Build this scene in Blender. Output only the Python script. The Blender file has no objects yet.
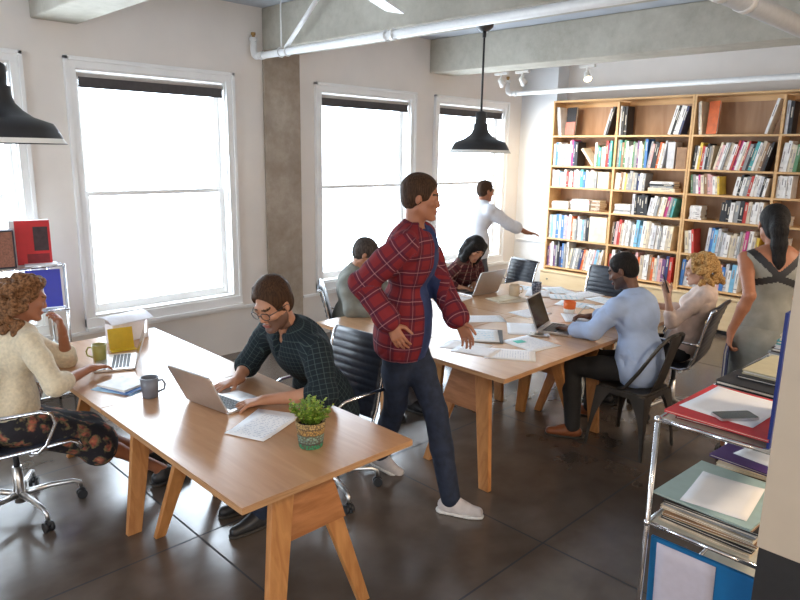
import bpy, bmesh, math, random
import numpy as np
from mathutils import Vector, Matrix
random.seed(7); rng = np.random.RandomState(7)
SC = bpy.context.scene; COL = SC.collection
PI = math.pi
def V(*a): return Vector(a)
def rad(d): return d*PI/180
# ---------------------------------------------------------------- materials
MATS = {}
def _new(name):
    m = bpy.data.materials.new(name); m.use_nodes = True
    nt = m.node_tree; b = nt.nodes['Principled BSDF']
    return m, nt, b
def node(nt, t, **kw):
    n = nt.nodes.new(t)
    for k, v in kw.items():
        if k.startswith('i_'): n.inputs[k[2:].replace('_', ' ')].default_value = v
        else: setattr(n, k, v)
    return n
def texco(nt, scale=(1, 1, 1), rot=(0, 0, 0)):
    tc = node(nt, 'ShaderNodeTexCoord'); mp = node(nt, 'ShaderNodeMapping')
    mp.inputs['Scale'].default_value = scale; mp.inputs['Rotation'].default_value = rot
    nt.links.new(tc.outputs['Object'], mp.inputs['Vector']); return mp.outputs[0]
def ramp(nt, fac, stops, interp='LINEAR'):
    r = node(nt, 'ShaderNodeValToRGB'); e = r.color_ramp; e.interpolation = interp
    while len(e.elements) < len(stops): e.elements.new(0.5)
    for el, (p, c) in zip(e.elements, stops): el.position = p; el.color = (*c, 1)
    nt.links.new(fac, r.inputs[0]); return r.outputs[0]
def bump(nt, b, fac, strength=.3, dist=.01):
    n = node(nt, 'ShaderNodeBump'); n.inputs['Strength'].default_value = strength; n.inputs['Distance'].default_value = dist
    nt.links.new(fac, n.inputs['Height']); nt.links.new(n.outputs[0], b.inputs['Normal'])
def math_(nt, op, a, b=None, c=None):
    n = node(nt, 'ShaderNodeMath', operation=op)
    for i, x in enumerate((a, b, c)):
        if x is None: continue
        if isinstance(x, (int, float)): n.inputs[i].default_value = x
        else: nt.links.new(x, n.inputs[i])
    return n.outputs[0]
def mixc(nt, fac, a, b, mode='MIX'):
    n = node(nt, 'ShaderNodeMix', data_type='RGBA', blend_type=mode)
    for s, x in ((0, fac), (6, a), (7, b)):
        if isinstance(x, (int, float)): n.inputs[s].default_value = x
        elif isinstance(x, tuple): n.inputs[s].default_value = (*x, 1)
        else: nt.links.new(x, n.inputs[s])
    return n.outputs[2]
def plain(name, col, rough=.6, metal=0., var=.12, scale=30., spec=.5, bmp=0., sheen=0.):
    if name in MATS: return MATS[name]
    m, nt, b = _new(name)
    b.inputs['Roughness'].default_value = rough; b.inputs['Metallic'].default_value = metal
    b.inputs['Specular IOR Level'].default_value = spec
    if var > 0:
        nz = node(nt, 'ShaderNodeTexNoise'); nz.inputs['Scale'].default_value = scale; nz.inputs['Detail'].default_value = 3
        nt.links.new(texco(nt), nz.inputs['Vector'])
        lo = tuple(c*(1-var) for c in col); hi = tuple(min(1, c*(1+var)) for c in col)
        nt.links.new(ramp(nt, nz.outputs[0], [(.3, lo), (.7, hi)]), b.inputs['Base Color'])
        if bmp: bump(nt, b, nz.outputs[0], bmp)
    else: b.inputs['Base Color'].default_value = (*col, 1)
    if sheen: b.inputs['Sheen Weight'].default_value = sheen
    MATS[name] = m; return m
def wood(name, c1, c2, scale=(1, 12, 12), rough=.4, coat=0.):
    if name in MATS: return MATS[name]
    m, nt, b = _new(name)
    nz = node(nt, 'ShaderNodeTexNoise'); nz.inputs['Scale'].default_value = 2.2; nz.inputs['Detail'].default_value = 5; nz.inputs['Distortion'].default_value = 1.2
    nt.links.new(texco(nt, scale), nz.inputs['Vector'])
    nt.links.new(ramp(nt, nz.outputs[0], [(.32, c1), (.68, c2)]), b.inputs['Base Color'])
    b.inputs['Roughness'].default_value = rough; b.inputs['Coat Weight'].default_value = coat; b.inputs['Coat Roughness'].default_value = .22
    bump(nt, b, nz.outputs[0], .06)
    MATS[name] = m; return m
def concrete(name, c1, c2, c3, rough=.85, scale=1.6):
    m, nt, b = _new(name); co = texco(nt)
    a = node(nt, 'ShaderNodeTexNoise'); a.inputs['Scale'].default_value = scale; a.inputs['Detail'].default_value = 8; a.inputs['Roughness'].default_value = .65
    nt.links.new(co, a.inputs['Vector'])
    s = node(nt, 'ShaderNodeTexNoise'); s.inputs['Scale'].default_value = 12; s.inputs['Detail'].default_value = 8; s.inputs['Roughness'].default_value = .7
    nt.links.new(co, s.inputs['Vector'])
    base = ramp(nt, a.outputs[0], [(.3, c1), (.52, c2), (.72, c3)])
    col = mixc(nt, .3, base, ramp(nt, s.outputs[0], [(.3, c1), (.7, c3)]))
    nt.links.new(col, b.inputs['Base Color']); b.inputs['Roughness'].default_value = rough
    bump(nt, b, s.outputs[0], .35, .008); MATS[name] = m; return m
def floor_mat():
    m, nt, b = _new('polished_concrete'); co = texco(nt)
    a = node(nt, 'ShaderNodeTexNoise'); a.inputs['Scale'].default_value = .8; a.inputs['Detail'].default_value = 5; a.inputs['Roughness'].default_value = .6; a.inputs['Distortion'].default_value = .6
    nt.links.new(co, a.inputs['Vector'])
    s = node(nt, 'ShaderNodeTexNoise'); s.inputs['Scale'].default_value = 5; s.inputs['Detail'].default_value = 3
    nt.links.new(co, s.inputs['Vector'])
    base = ramp(nt, a.outputs[0], [(.3, (.070, .050, .038)), (.5, (.100, .076, .060)), (.72, (.15, .122, .10))])
    base = mixc(nt, .35, base, ramp(nt, s.outputs[0], [(.35, (.075, .055, .043)), (.65, (.13, .10, .082))]))
    sp = node(nt, 'ShaderNodeSeparateXYZ'); nt.links.new(co, sp.inputs[0])
    lines = None
    for ax, off in ((0, 1.5), (1, 1.71)):
        v = math_(nt, 'SUBTRACT', sp.outputs[ax], off)
        v = math_(nt, 'PINGPONG', v, 1.2875/2)
        v = math_(nt, 'LESS_THAN', v, .0055)
        lines = v if lines is None else math_(nt, 'MAXIMUM', lines, v)
    col = mixc(nt, lines, base, (.012, .01, .01))
    nt.links.new(col, b.inputs['Base Color'])
    r = math_(nt, 'MULTIPLY_ADD', s.outputs[0], .20, .12)
    nt.links.new(math_(nt, 'MAXIMUM', r, lines), b.inputs['Roughness'])
    b.inputs['Specular IOR Level'].default_value = 1.0
    MATS['floor'] = m; return m
def plaid(name, base, stripes, rough=.85, rot=(0, 0, 0)):
    """stripes: (axis, period, width, colour, strength)"""
    m, nt, b = _new(name); uv = node(nt, 'ShaderNodeUVMap'); co = uv.outputs[0]
    sp = node(nt, 'ShaderNodeSeparateXYZ'); nt.links.new(co, sp.inputs[0])
    col = base
    for ax, per, w, c, st in stripes:
        src = sp.outputs[ax] if ax != 3 else math_(nt, 'ADD', sp.outputs[0], sp.outputs[1])
        v = math_(nt, 'PINGPONG', src, per/2); v = math_(nt, 'LESS_THAN', v, w/2); v = math_(nt, 'MULTIPLY', v, st)
        col = mixc(nt, v, col, c)
    nt.links.new(col, b.inputs['Base Color']); b.inputs['Roughness'].default_value = rough
    b.inputs['Specular IOR Level'].default_value = .2
    MATS[name] = m; return m
def skin(name, c):
    m, nt, b = _new(name)
    nz = node(nt, 'ShaderNodeTexNoise'); nz.inputs['Scale'].default_value = 18; nt.links.new(texco(nt), nz.inputs['Vector'])
    nt.links.new(ramp(nt, nz.outputs[0], [(.3, (c[0]*.9, c[1]*.84, c[2]*.82)), (.7, c)]), b.inputs['Base Color'])
    b.inputs['Roughness'].default_value = .48; b.inputs['Subsurface Weight'].default_value = .0
    MATS[name] = m; return m
def hairm(name, c1, c2, scale=(60, 60, 8), rough=.5):
    m, nt, b = _new(name)
    nz = node(nt, 'ShaderNodeTexNoise'); nz.inputs['Scale'].default_value = 3; nz.inputs['Detail'].default_value = 4
    nt.links.new(texco(nt, scale), nz.inputs['Vector'])
    nt.links.new(ramp(nt, nz.outputs[0], [(.35, c1), (.65, c2)]), b.inputs['Base Color'])
    b.inputs['Roughness'].default_value = .62; b.inputs['Specular IOR Level'].default_value = .18; bump(nt, b, nz.outputs[0], .7, .01); MATS[name] = m; return m
def floral(name):
    m, nt, b = _new(name); co = texco(nt)
    nz = node(nt, 'ShaderNodeTexNoise'); nz.inputs['Scale'].default_value = 30; nz.inputs['Detail'].default_value = 4; nt.links.new(co, nz.inputs['Vector'])
    vo = node(nt, 'ShaderNodeTexVoronoi'); vo.inputs['Scale'].default_value = 16; nt.links.new(mixc(nt, .06, co, nz.outputs['Color'], 'ADD'), vo.inputs['Vector'])
    f = ramp(nt, vo.outputs['Distance'], [(.0, (.55, .28, .12)), (.3, (.42, .10, .07)), (.42, (.20, .17, .08)), (.55, (.012, .011, .016))])
    nt.links.new(mixc(nt, ramp(nt, nz.outputs[0], [(.35, (0, 0, 0)), (.6, (1, 1, 1))]), (.015, .013, .02), f), b.inputs['Base Color'])
    b.inputs['Roughness'].default_value = .85; MATS[name] = m; return m
def paperm(name, base=(.86, .86, .88), ink=(.25, .3, .45), lines=60, dens=.5):
    if name in MATS: return MATS[name]
    m, nt, b = _new(name); co = texco(nt)
    sp = node(nt, 'ShaderNodeSeparateXYZ'); nt.links.new(co, sp.inputs[0])
    l = math_(nt, 'PINGPONG', sp.outputs[1], .5/lines); l = math_(nt, 'LESS_THAN', l, .14/lines)
    nz = node(nt, 'ShaderNodeTexNoise'); nz.inputs['Scale'].default_value = 55; nz.inputs['Detail'].default_value = 1
    nt.links.new(texco(nt, (1.4, .6, 1)), nz.inputs['Vector'])
    k = math_(nt, 'GREATER_THAN', nz.outputs[0], 1-dens)
    edge = math_(nt, 'LESS_THAN', math_(nt, 'ABSOLUTE', sp.outputs[0]), .082)
    edy = math_(nt, 'LESS_THAN', math_(nt, 'ABSOLUTE', sp.outputs[1]), .12)
    f = math_(nt, 'MULTIPLY', math_(nt, 'MULTIPLY', l, k), math_(nt, 'MULTIPLY', edge, edy)); f = math_(nt, 'MULTIPLY', f, .6)
    nt.links.new(mixc(nt, f, base, ink), b.inputs['Base Color']); b.inputs['Roughness'].default_value = .7
    MATS[name] = m; return m
CHROME = plain('chrome', (.75, .75, .77), .13, 1., 0)
ALU = plain('aluminium', (.72, .71, .70), .32, 1., .04)
BLACKP = plain('black_plastic', (.015, .015, .017), .42, 0, .1)
LEATHER = plain('black_leather', (.018, .022, .034), .33, 0, .25, 40)
WALL = plain('painted_plaster', (.80, .74, .68), .9, 0, .03, 3, .2, .05)
WHITE = plain('white_paint', (.88, .87, .85), .45, 0, .03, 5)
GREYW = plain('pale_wall', (.74, .75, .76), .9, 0, .03, 3)
CONC = concrete('rough_concrete', (.34, .31, .25), (.46, .43, .36), (.60, .57, .49))
COLC = concrete('column_concrete', (.26, .20, .15), (.38, .31, .24), (.55, .48, .40), .9, 2.4)
CEIL = plain('ceiling_concrete', (.50, .53, .58), .9, 0, .08, 4)
TOPW = wood('table_top_wood', (.44, .225, .105), (.52, .285, .145), (9, 1, 9), .30, .6)
TOPW2 = wood('table_top_wood_x', (.44, .24, .12), (.53, .31, .165), (1, 9, 9), .30, .6)
LEGW = wood('leg_wood', (.40, .16, .045), (.56, .26, .085), (10, 10, 1.2), .5)
PANW = wood('panel_plywood', (.32, .12, .035), (.46, .19, .065), (2, 2, 14), .5)
SHELFW = wood('shelf_wood', (.60, .36, .155), (.70, .45, .22), (8, 1, 8), .5)
SHELFB = wood('shelf_back_ply', (.34, .19, .105), (.44, .27, .16), (3, 3, .6), .6)
CABW = wood('cabinet_birch', (.72, .55, .32), (.78, .62, .40), (3, 1, 6), .5)
PAGES = plain('book_pages', (.78, .74, .66), .8, 0, .1, 200)
# ---------------------------------------------------------------- mesh helpers
class MB:
    """collects shapes into one mesh"""
    def __init__(s): s.v = []; s.f = []; s.m = []; s.sm = []
    def add(s, vs, fs, mi=0, smooth=False):
        o = len(s.v); s.v += [tuple(x) for x in vs]; s.f += [tuple(i+o for i in f) for f in fs]
        s.m += [mi]*len(fs); s.sm += [smooth]*len(fs); return s
    def hexa(s, p, mi=0):  # 4 bottom, 4 top
        return s.add(p, [(3, 2, 1, 0), (4, 5, 6, 7), (0, 1, 5, 4), (1, 2, 6, 5), (2, 3, 7, 6), (3, 0, 4, 7)], mi)
    def box(s, a, b, mi=0, M=None):
        x0, y0, z0 = a; x1, y1, z1 = b
        p = [V(x0, y0, z0), V(x1, y0, z0), V(x1, y1, z0), V(x0, y1, z0), V(x0, y0, z1), V(x1, y0, z1), V(x1, y1, z1), V(x0, y1, z1)]
        if M is not None: p = [M @ q for q in p]
        return s.hexa(p, mi)
    def rbox(s, a, b, r, mi=0, M=None, seg=3):
        """box with rounded vertical corners"""
        x0, y0, z0 = a; x1, y1, z1 = b; out = []
        for cx, cy, a0 in ((x1-r, y1-r, 0), (x0+r, y1-r, 90), (x0+r, y0+r, 180), (x1-r, y0+r, 270)):
            for i in range(seg+1):
                t = rad(a0+90*i/seg); out.append((cx+r*math.cos(t), cy+r*math.sin(t)))
        return s.prism(out, z0, z1, mi, M)
    def prism(s, out, z0, z1, mi=0, M=None):
        n = len(out); p = [V(x, y, z0) for x, y in out]+[V(x, y, z1) for x, y in out]
        if M is not None: p = [M @ q for q in p]
        return s.add(p, [tuple(range(n-1, -1, -1)), tuple(range(n, 2*n))]+[(i, (i+1) % n, n+(i+1) % n, n+i) for i in range(n)], mi)
    def tube(s, pts, r, seg=8, mi=0, closed=False, cap=True):
        pts = [Vector(p) for p in pts]; n = len(pts); rs = r if isinstance(r, (list, tuple)) else [r]*n
        vs = []; prev = None
        for i, p in enumerate(pts):
            if closed: t = (pts[(i+1) % n]-pts[i-1])
            else: t = pts[min(i+1, n-1)]-pts[max(i-1, 0)]
            if t.length < 1e-9: t = V(0, 0, 1)
            t.normalize()
            if prev is None:
                u = t.cross(V(0, 0, 1)) if abs(t.z) < .9 else t.cross(V(1, 0, 0))
            else: u = prev-t*prev.dot(t)
            u.normalize(); prev = u; w = t.cross(u)
            for k in range(seg):
                a = 2*PI*k/seg; vs.append(p+(u*math.cos(a)+w*math.sin(a))*rs[i])
        fs = []
        for i in range(n if closed else n-1):
            j = (i+1) % n
            for k in range(seg):
                k2 = (k+1) % seg; fs.append((i*seg+k, i*seg+k2, j*seg+k2, j*seg+k))
        s.add(vs, fs, mi, True)
        if cap and not closed:
            o = len(s.v)-n*seg
            s.f += [tuple(o+k for k in range(seg-1, -1, -1)), tuple(o+(n-1)*seg+k for k in range(seg))]; s.m += [mi]*2; s.sm += [False]*2
        return s
    def lathe(s, prof, c=(0, 0, 0), seg=24, mi=0, M=None, smooth=True):
        c = Vector(c); vs = []; n = len(prof)
        for r, z in prof:
            for k in range(seg):
                a = 2*PI*k/seg; q = V(r*math.cos(a), r*math.sin(a), z)
                if M is not None: q = M @ q
                vs.append(q+c)
        fs = [(i*seg+k, i*seg+(k+1) % seg, (i+1)*seg+(k+1) % seg, (i+1)*seg+k) for i in range(n-1) for k in range(seg)]
        return s.add(vs, fs, mi, smooth)
    def ball(s, c, r, seg=12, mi=0, sc=(1, 1, 1)):
        n = seg//2
        prof = [(max(1e-5, math.sin(PI*i/n))*r, -math.cos(PI*i/n)*r) for i in range(n+1)]
        M = Matrix.Diagonal((*sc, 1)).to_3x3()
        return s.lathe(prof, c, seg, mi, M)
    def build(s, name, mats, parent=None, loc=None, bevel=0, weld=False):
        me = bpy.data.meshes.new(name); me.from_pydata(s.v, [], s.f)
        for m in (mats if isinstance(mats, (list, tuple)) else [mats]): me.materials.append(m)
        me.polygons.foreach_set('material_index', s.m); me.polygons.foreach_set('use_smooth', s.sm); me.update()
        if not me.validate(): pass
        o = bpy.data.objects.new(name, me); COL.objects.link(o)
        if parent is not None: o.parent = parent
        if loc is not None: o.location = loc
        if bevel:
            b = o.modifiers.new('edge', 'BEVEL'); b.width = bevel; b.segments = 2; b.limit_method = 'ANGLE'; b.angle_limit = rad(50)
        return o
def tag(o, label=None, cat=None, group=None, kind=None):
    if label: o['label'] = label
    if cat: o['category'] = cat
    if group: o['group'] = group
    if kind: o['kind'] = kind
    return o
def empty(name, loc=(0, 0, 0), rz=0, label=None, cat=None, group=None, kind=None):
    o = bpy.data.objects.new(name, None); COL.objects.link(o); o.location = loc; o.rotation_euler = (0, 0, rz); o.empty_display_size = .05
    return tag(o, label, cat, group, kind)
def copy_tree(o, parent=None):
    c = o.copy(); COL.objects.link(c); c.parent = parent
    for ch in list(o.children): copy_tree(ch, c)
    return c
def dup(o, loc, rz, label, group=None):
    c = copy_tree(o); c.location = loc; c.rotation_euler = (0, 0, rz); c['label'] = label
    if group: c['group'] = group
    return c
def struct(o): o['kind'] = 'structure'; return o
def RZ(a, loc=(0, 0, 0)): return Matrix.Translation(loc) @ Matrix.Rotation(a, 4, 'Z')
# ---------------------------------------------------------------- camera
cam = bpy.data.cameras.new('camera'); co = bpy.data.objects.new('camera', cam); COL.objects.link(co)
_r = V(.71274122, -.70123322, .01649013); _u = V(.13924656, .16449502, .97649976); _f = V(.68746662, .69369543, -.2148867)
co.matrix_world = Matrix(((_r.x, _u.x, -_f.x, 0), (_r.y, _u.y, -_f.y, 0), (_r.z, _u.z, -_f.z, 2.0), (0, 0, 0, 1)))
cam.sensor_width = 36; cam.lens = 668.533*36/800; cam.clip_start = .05; SC.camera = co
WORLD=10.8; EXPO=0.22; FILLW=62
# ---------------------------------------------------------------- the room
WY = 5.77; CZ = 3.32
WIN = [(.17, 1.67), (1.965, 3.465), (4.41, 5.91), (6.24, 7.74)]  # outer casing x ranges
CAS = .085; WTOP = 2.70; WBOT = .50
floor = MB().box((-2.6, -2.6, -.1), (8.7, 6.1, 0)).build('floor', floor_mat()); struct(floor)
ceil = MB().box((-2.6, -2.6, CZ), (8.7, 6.1, CZ+.12)).build('ceiling', CEIL); struct(ceil)
w = MB(); T = .15; x = -2.6
for a, b in WIN:
    a += CAS; b -= CAS
    w.box((x, WY, 0), (a, WY+T, CZ)); w.box((a, WY, 0), (b, WY+T, WBOT+.09)); w.box((a, WY, WTOP-CAS), (b, WY+T, CZ)); x = b
w.box((x, WY, 0), (8.7, WY+T, CZ)); struct(w.build('wall_left', WALL))
w = MB().box((8.32, -2.6, 0), (8.6, WY, CZ)); struct(w.build('wall_back', WALL))
w = MB().box((8.06, 5.20, 0), (8.32, WY, CZ)); struct(w.build('wall_pier', GREYW))
# walls behind the camera, with unseen openings added to let in fill daylight
w = MB().box((-2.6, -2.6, 0), (8.32, -2.4, .9)).box((-2.6, -2.6, 2.5), (8.32, -2.4, CZ))
for a, b in ((-2.6, .0), (.9, 8.32)): w.box((a, -2.6, .9), (b, -2.4, 2.5))
struct(w.build('wall_right', WALL))
w = MB().box((-2.6, -2.4, 0), (-2.4, WY, .8)).box((-2.6, -2.4, 2.6), (-2.4, WY, CZ))
for a, b in ((-2.4, 2.6), (3.6, WY)): w.box((-2.6, a, .8), (-2.4, b, 2.6))
struct(w.build('wall_front', WALL))
for nm, x0, x1 in (('beam_1', 1.76, 2.10), ('beam_2', 3.80, 4.22), ('beam_3', 6.15, 6.56)):
    o = MB().box((x0, -2.39, 2.94), (x1, WY-.002, CZ-.001)).build(nm, CONC, bevel=.012); struct(o)
o = MB().box((3.79, WY-.035, 0.001), (4.215, WY-.003, 2.939)).build('column', COLC, bevel=.006); struct(o)
# conduit trunking under the windows and along the pier
t = MB().box((-2.3, WY-.03, .452), (3.78, WY-.001, .478)).box((4.23, WY-.03, .452), (8.05, WY-.001, .478)); struct(t.build('trim_1', WHITE))
t = MB().box((8.035, 5.25, .80), (8.059, WY-.035, .815)); struct(t.build('trim_2', WHITE))
def glass_mat():
    m = bpy.data.materials.new('window_glass'); m.use_nodes = True; nt = m.node_tree; nt.nodes.clear()
    o = node(nt, 'ShaderNodeOutputMaterial'); mx = node(nt, 'ShaderNodeMixShader'); tr = node(nt, 'ShaderNodeBsdfTransparent'); gl = node(nt, 'ShaderNodeBsdfGlossy'); gl.inputs['Roughness'].default_value = .02
    mx.inputs[0].default_value = .04; nt.links.new(tr.outputs[0], mx.inputs[1]); nt.links.new(gl.outputs[0], mx.inputs[2]); nt.links.new(mx.outputs[0], o.inputs[0]); return m
GLASS = glass_mat()
BLIND = plain('blind_fabric', (.075, .066, .066), .8, 0, .1); BLINDT = plain('blind_tube', (.42, .37, .33), .5, .2, .05)
for i, (a, b) in enumerate(WIN):
    e = empty('window_%d' % (i+1), ((a+b)/2, WY, 0), kind='structure'); W = (b-a)/2; I = W-CAS
    c = MB()  # moulded casing: flat board + outer bead
    for s in (-1, 1):
        c.box((s*W-(.03 if s > 0 else 0), -.045, WBOT), (s*W+(.03 if s < 0 else 0), -.001, WTOP))
        x0, x1 = sorted((s*(W-.03), s*I)); c.box((x0, -.03, WBOT), (x1, -.001, WTOP-CAS+.002))
    c.box((-W, -.045, WTOP-.03), (W, -.001, WTOP+.001)); c.box((-W+.03, -.03, WTOP-CAS), (W-.03, -.001, WTOP-.03))
    # reveals (lining)
    c.box((-I-.002, -.002, WBOT+.09), (-I+.012, T+.002, WTOP-CAS)); c.box((I-.012, -.002, WBOT+.09), (I+.002, T+.002, WTOP-CAS)); c.box((-I, -.002, WTOP-CAS-.012), (I, T+.002, WTOP-CAS+.002))
    c.build('casing', WHITE, e, bevel=.004)
    MB().box((-W, -.075, WBOT-.02), (W, -.001, WBOT+.012)).box((-W, -.05, WBOT+.012), (W, -.001, WBOT+.092)).box((-I, -.04, WBOT+.092), (I, T+.01, WBOT+.112)).build('sill', WHITE, e, bevel=.004)
    ZM = 1.62; zb = WBOT+.112; zt = WTOP-CAS-.012; J = I-.012
    for nm, z0, z1, y0 in (('upper_sash', ZM-.02, zt, .108), ('lower_sash', zb, ZM+.02, .07)):
        f = MB(); r = .05
        f.box((-J, y0, z0), (-J+r, y0+.035, z1)).box((J-r, y0, z0), (J, y0+.035, z1)).box((-J+r, y0, z1-(.035 if nm[0] == 'l' else .05)), (J-r, y0+.035, z1)).box((-J+r, y0, z0), (J-r, y0+.035, z0+(.04 if nm[0] == 'u' else .065)))
        s_ = f.build(nm, WHITE, e, bevel=.003)
        MB().box((-J+r, y0+.015, z0+.04), (J-r, y0+.019, z1-.04)).build('pane', GLASS, s_)
    wn = ('behind the left pendant lamp', 'behind the near table', 'beside the concrete column', 'nearest the bookcase')[i]
    bl = empty('roller_blind', ((a+b)/2, WY+.03, WTOP-CAS-.045), label='dark rolled-up roller blind at the top of the window '+wn, cat='window blind', group='roller blinds')
    L = J-.005
    MB().tube([(-L, 0, -.01), (L, 0, -.01)], .026, 12).build('roller_tube', BLINDT, bl)
    MB().box((-L+.01, -.024, -.085), (L-.01, -.018, -.005)).box((-L+.01, -.03, -.1), (L-.01, -.014, -.08)).build('blind_cloth', BLIND, bl)
    # daylight portal outside each opening
for (x, y, z, rx, rz, sx, sy) in [((a+b)/2, WY+.19, 1.6, -90, 0, 1.4, 2.2) for a, b in WIN]+[(.45, -2.65, 1.7, 90, 0, 1.0, 1.7), (-2.65, 3.1, 1.7, 90, -90, 1.1, 1.9)]:
    l = bpy.data.lights.new('daylight', 'AREA'); l.shape = 'RECTANGLE'; l.size = sx; l.size_y = sy; l.cycles.is_portal = True
    o = bpy.data.objects.new('daylight', l); COL.objects.link(o); o.location = (x, y, z); o.rotation_euler = (rad(rx), 0, rad(rz))
wd = bpy.data.worlds.new('overcast_sky'); SC.world = wd; wd.use_nodes = True
wd.node_tree.nodes['Background'].inputs[0].default_value = (.75, .875, 1.0, 1); wd.node_tree.nodes['Background'].inputs[1].default_value = WORLD
SC.view_settings.view_transform = 'Standard'; SC.view_settings.look = 'None'; SC.view_settings.exposure = EXPO; SC.view_settings.gamma = 1
SC.cycles.use_denoising = True; SC.cycles.max_bounces = 8; SC.cycles.diffuse_bounces = 5; SC.cycles.glossy_bounces = 4; SC.cycles.transparent_max_bounces = 12
SC.cycles.sample_clamp_indirect = 6
# ---------------------------------------------------------------- pipes, lamps, fan
BRASS = plain('brass', (.45, .27, .10), .3, 1, 0); PIPEW = plain('pipe_white', (.80, .79, .77), .38, 0, .03)
def pipe(x, y0, y1, z, r, label):
    e = empty('ceiling_pipe', (x, y1, z), label=label, cat='pipe')
    MB().tube([(0, 0, 0), (0, y0-y1, 0)], r, 14).build('pipe_run', PIPEW, e)
    MB().tube([(0, .0, 0), (0, .05, .0), (0, .085, .02), (0, .1, .06), (0, .1, .14)], [r*1.05, r*1.05, r*1.1, r*1.05, r*.9], 12).tube([(0, .1, .14), (0, .1, .17)], r*1.15, 12).tube([(0,-.02,0),(0,-.06,0)], r*1.2, 12).build('elbow', PIPEW, e)
    MB().tube([(0, .1, .17), (0, .1, .20)], r*.45, 8).tube([(0, .1, .19), (0, .1, .215)], r*.7, 8).build('valve', BRASS, e)
    return e
p = pipe(3.66, -2.3, 5.60, 2.86, .032, 'long white pipe with brass valve running under the first concrete beam by the fan')
MB().tube([(0, -.35, .03), (0, -.35, .46)], .007, 6).build('hanger_rod', PIPEW, p)
MB().tube([(0, -.42, .035), (-.02, -1.0, .44)], .02, 6).build('diagonal_brace', PIPEW, p)
for yy in (-.34, -.44, -1.72, -1.80): MB().tube([(.04*math.cos(a), yy, .04*math.sin(a)) for a in [k*PI/5 for k in range(10)]], .006, 6, closed=True).build('pipe_clamp', PIPEW, p)
p = pipe(7.42, -2.3, 5.45, 2.78, .03, 'white pipe with brass valve running above the bookcase')
e = empty('ceiling_pipe', (3.16, 1.27, 2.72), label='thick grey pipe running along the ceiling in the top corner above the bookcase', cat='pipe')
MB().tube([(0, 0, 0), (4.8, 0, 0)], .05, 14).build('pipe_run', plain('pipe_grey', (.50, .49, .48), .4, .0, .05), e)
MB().tube([(-.01, 0, 0), (.06, 0, 0)], .054, 14).build('pipe_collar', PIPEW, e)
MB().tube([(.30, 0, 0), (.36, 0, 0)], .054, 14).build('pipe_collar', PIPEW, e)
MB().tube([(.0, .0, 0), (-.05, .0, .01), (-.07, 0, .06), (-.07, 0, .61)], .04, 10).build('pipe_drop', PIPEW, e)
ENAM = plain('black_enamel', (.022, .021, .022), .38, 0, .1); ENIN = plain('white_enamel', (.85, .85, .82), .4, 0, 0)
ZR = 2.01
def pendant(x, y, ztop, label):
    e = empty('pendant_lamp', (x, y, ztop), label=label, cat='lamp', group='black pendant lamps'); z = ZR-ztop
    prof = [(.232, 0), (.225, .004), (.20, .055), (.185, .078), (.12, .10), (.085, .125), (.062, .15), (.052, .18), (.052, .21), (.04, .215), (.043, .25), (.04, .29), (.018, .30)]
    MB().lathe([(r, z+h) for r, h in prof], seg=40).build('lamp_shade', ENAM, e)
    MB().lathe([(.228, z+.003), (.196, z+.054), (.18, z+.076), (.11, z+.098), (.05, z+.13), (.001, z+.15)], seg=40).build('shade_lining', ENIN, e)
    MB().tube([(0, 0, z+.29), (0, 0, -.10)], .008, 8).tube([(0, 0, -.12), (0, 0, -.08)], .014, 8).build('rod', ENAM, e)
    MB().lathe([(.001, -.08), (.03, -.08), (.062, -.05), (.065, -.02), (.065, 0), (.001, 0)], seg=20).build('ceiling_canopy', plain('dark_metal', (.09, .09, .09), .45, .6, .1), e)
    MB().ball((0, 0, z+.07), .035, 12).build('bulb', plain('bulb_glass', (.9, .88, .8), .2, 0, 0), e)
pendant(4.0, 3.22, 2.94, 'black enamel pendant lamp on a rod hanging over the middle of the meeting table')
for (x, y) in ((-.9, -.9), (2.9, -1.2), (5.6, -.9)):  # unseen warm area lights, added as fill for the room
    l = bpy.data.lights.new('fill_light', 'AREA'); l.shape = 'DISK'; l.size = .5; l.energy = FILLW; l.color = (1, .78, .55)
    o = bpy.data.objects.new('fill_light', l); COL.objects.link(o); o.location = (x, y, 2.9)
pendant(.75, 2.93, CZ, 'black enamel pendant lamp cut by the picture edge in front of the first window')
# ceiling fan
fan = empty('ceiling_fan', (2.42, 2.78, CZ), label='white ceiling fan with its blades just below the top edge of the view', cat='ceiling fan')
MB().tube([(0, 0, 0), (0, 0, -.42)], .015, 8).lathe([(.001, 0), (.06, 0), (.06, -.03), (.02, -.06)], seg=16).build('down_rod', WHITE, fan)
MB().lathe([(.001, -.40), (.06, -.40), (.10, -.43), (.10, -.50), (.05, -.54), (.001, -.55)], seg=20).build('motor_housing', WHITE, fan)
for k in range(4):
    a = rad(-62+90*k); M = Matrix.Rotation(a, 4, 'Z') @ Matrix.Translation((0, 0, -.50)) @ Matrix.Rotation(rad(10), 4, 'X')
    MB().box((.08, -.02, -.004), (.2, .02, .004), 0, M).rbox((.17, -.062, -.004), (.62, .062, .004), .03, 0, M).build('fan_blade', WHITE, fan)
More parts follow.
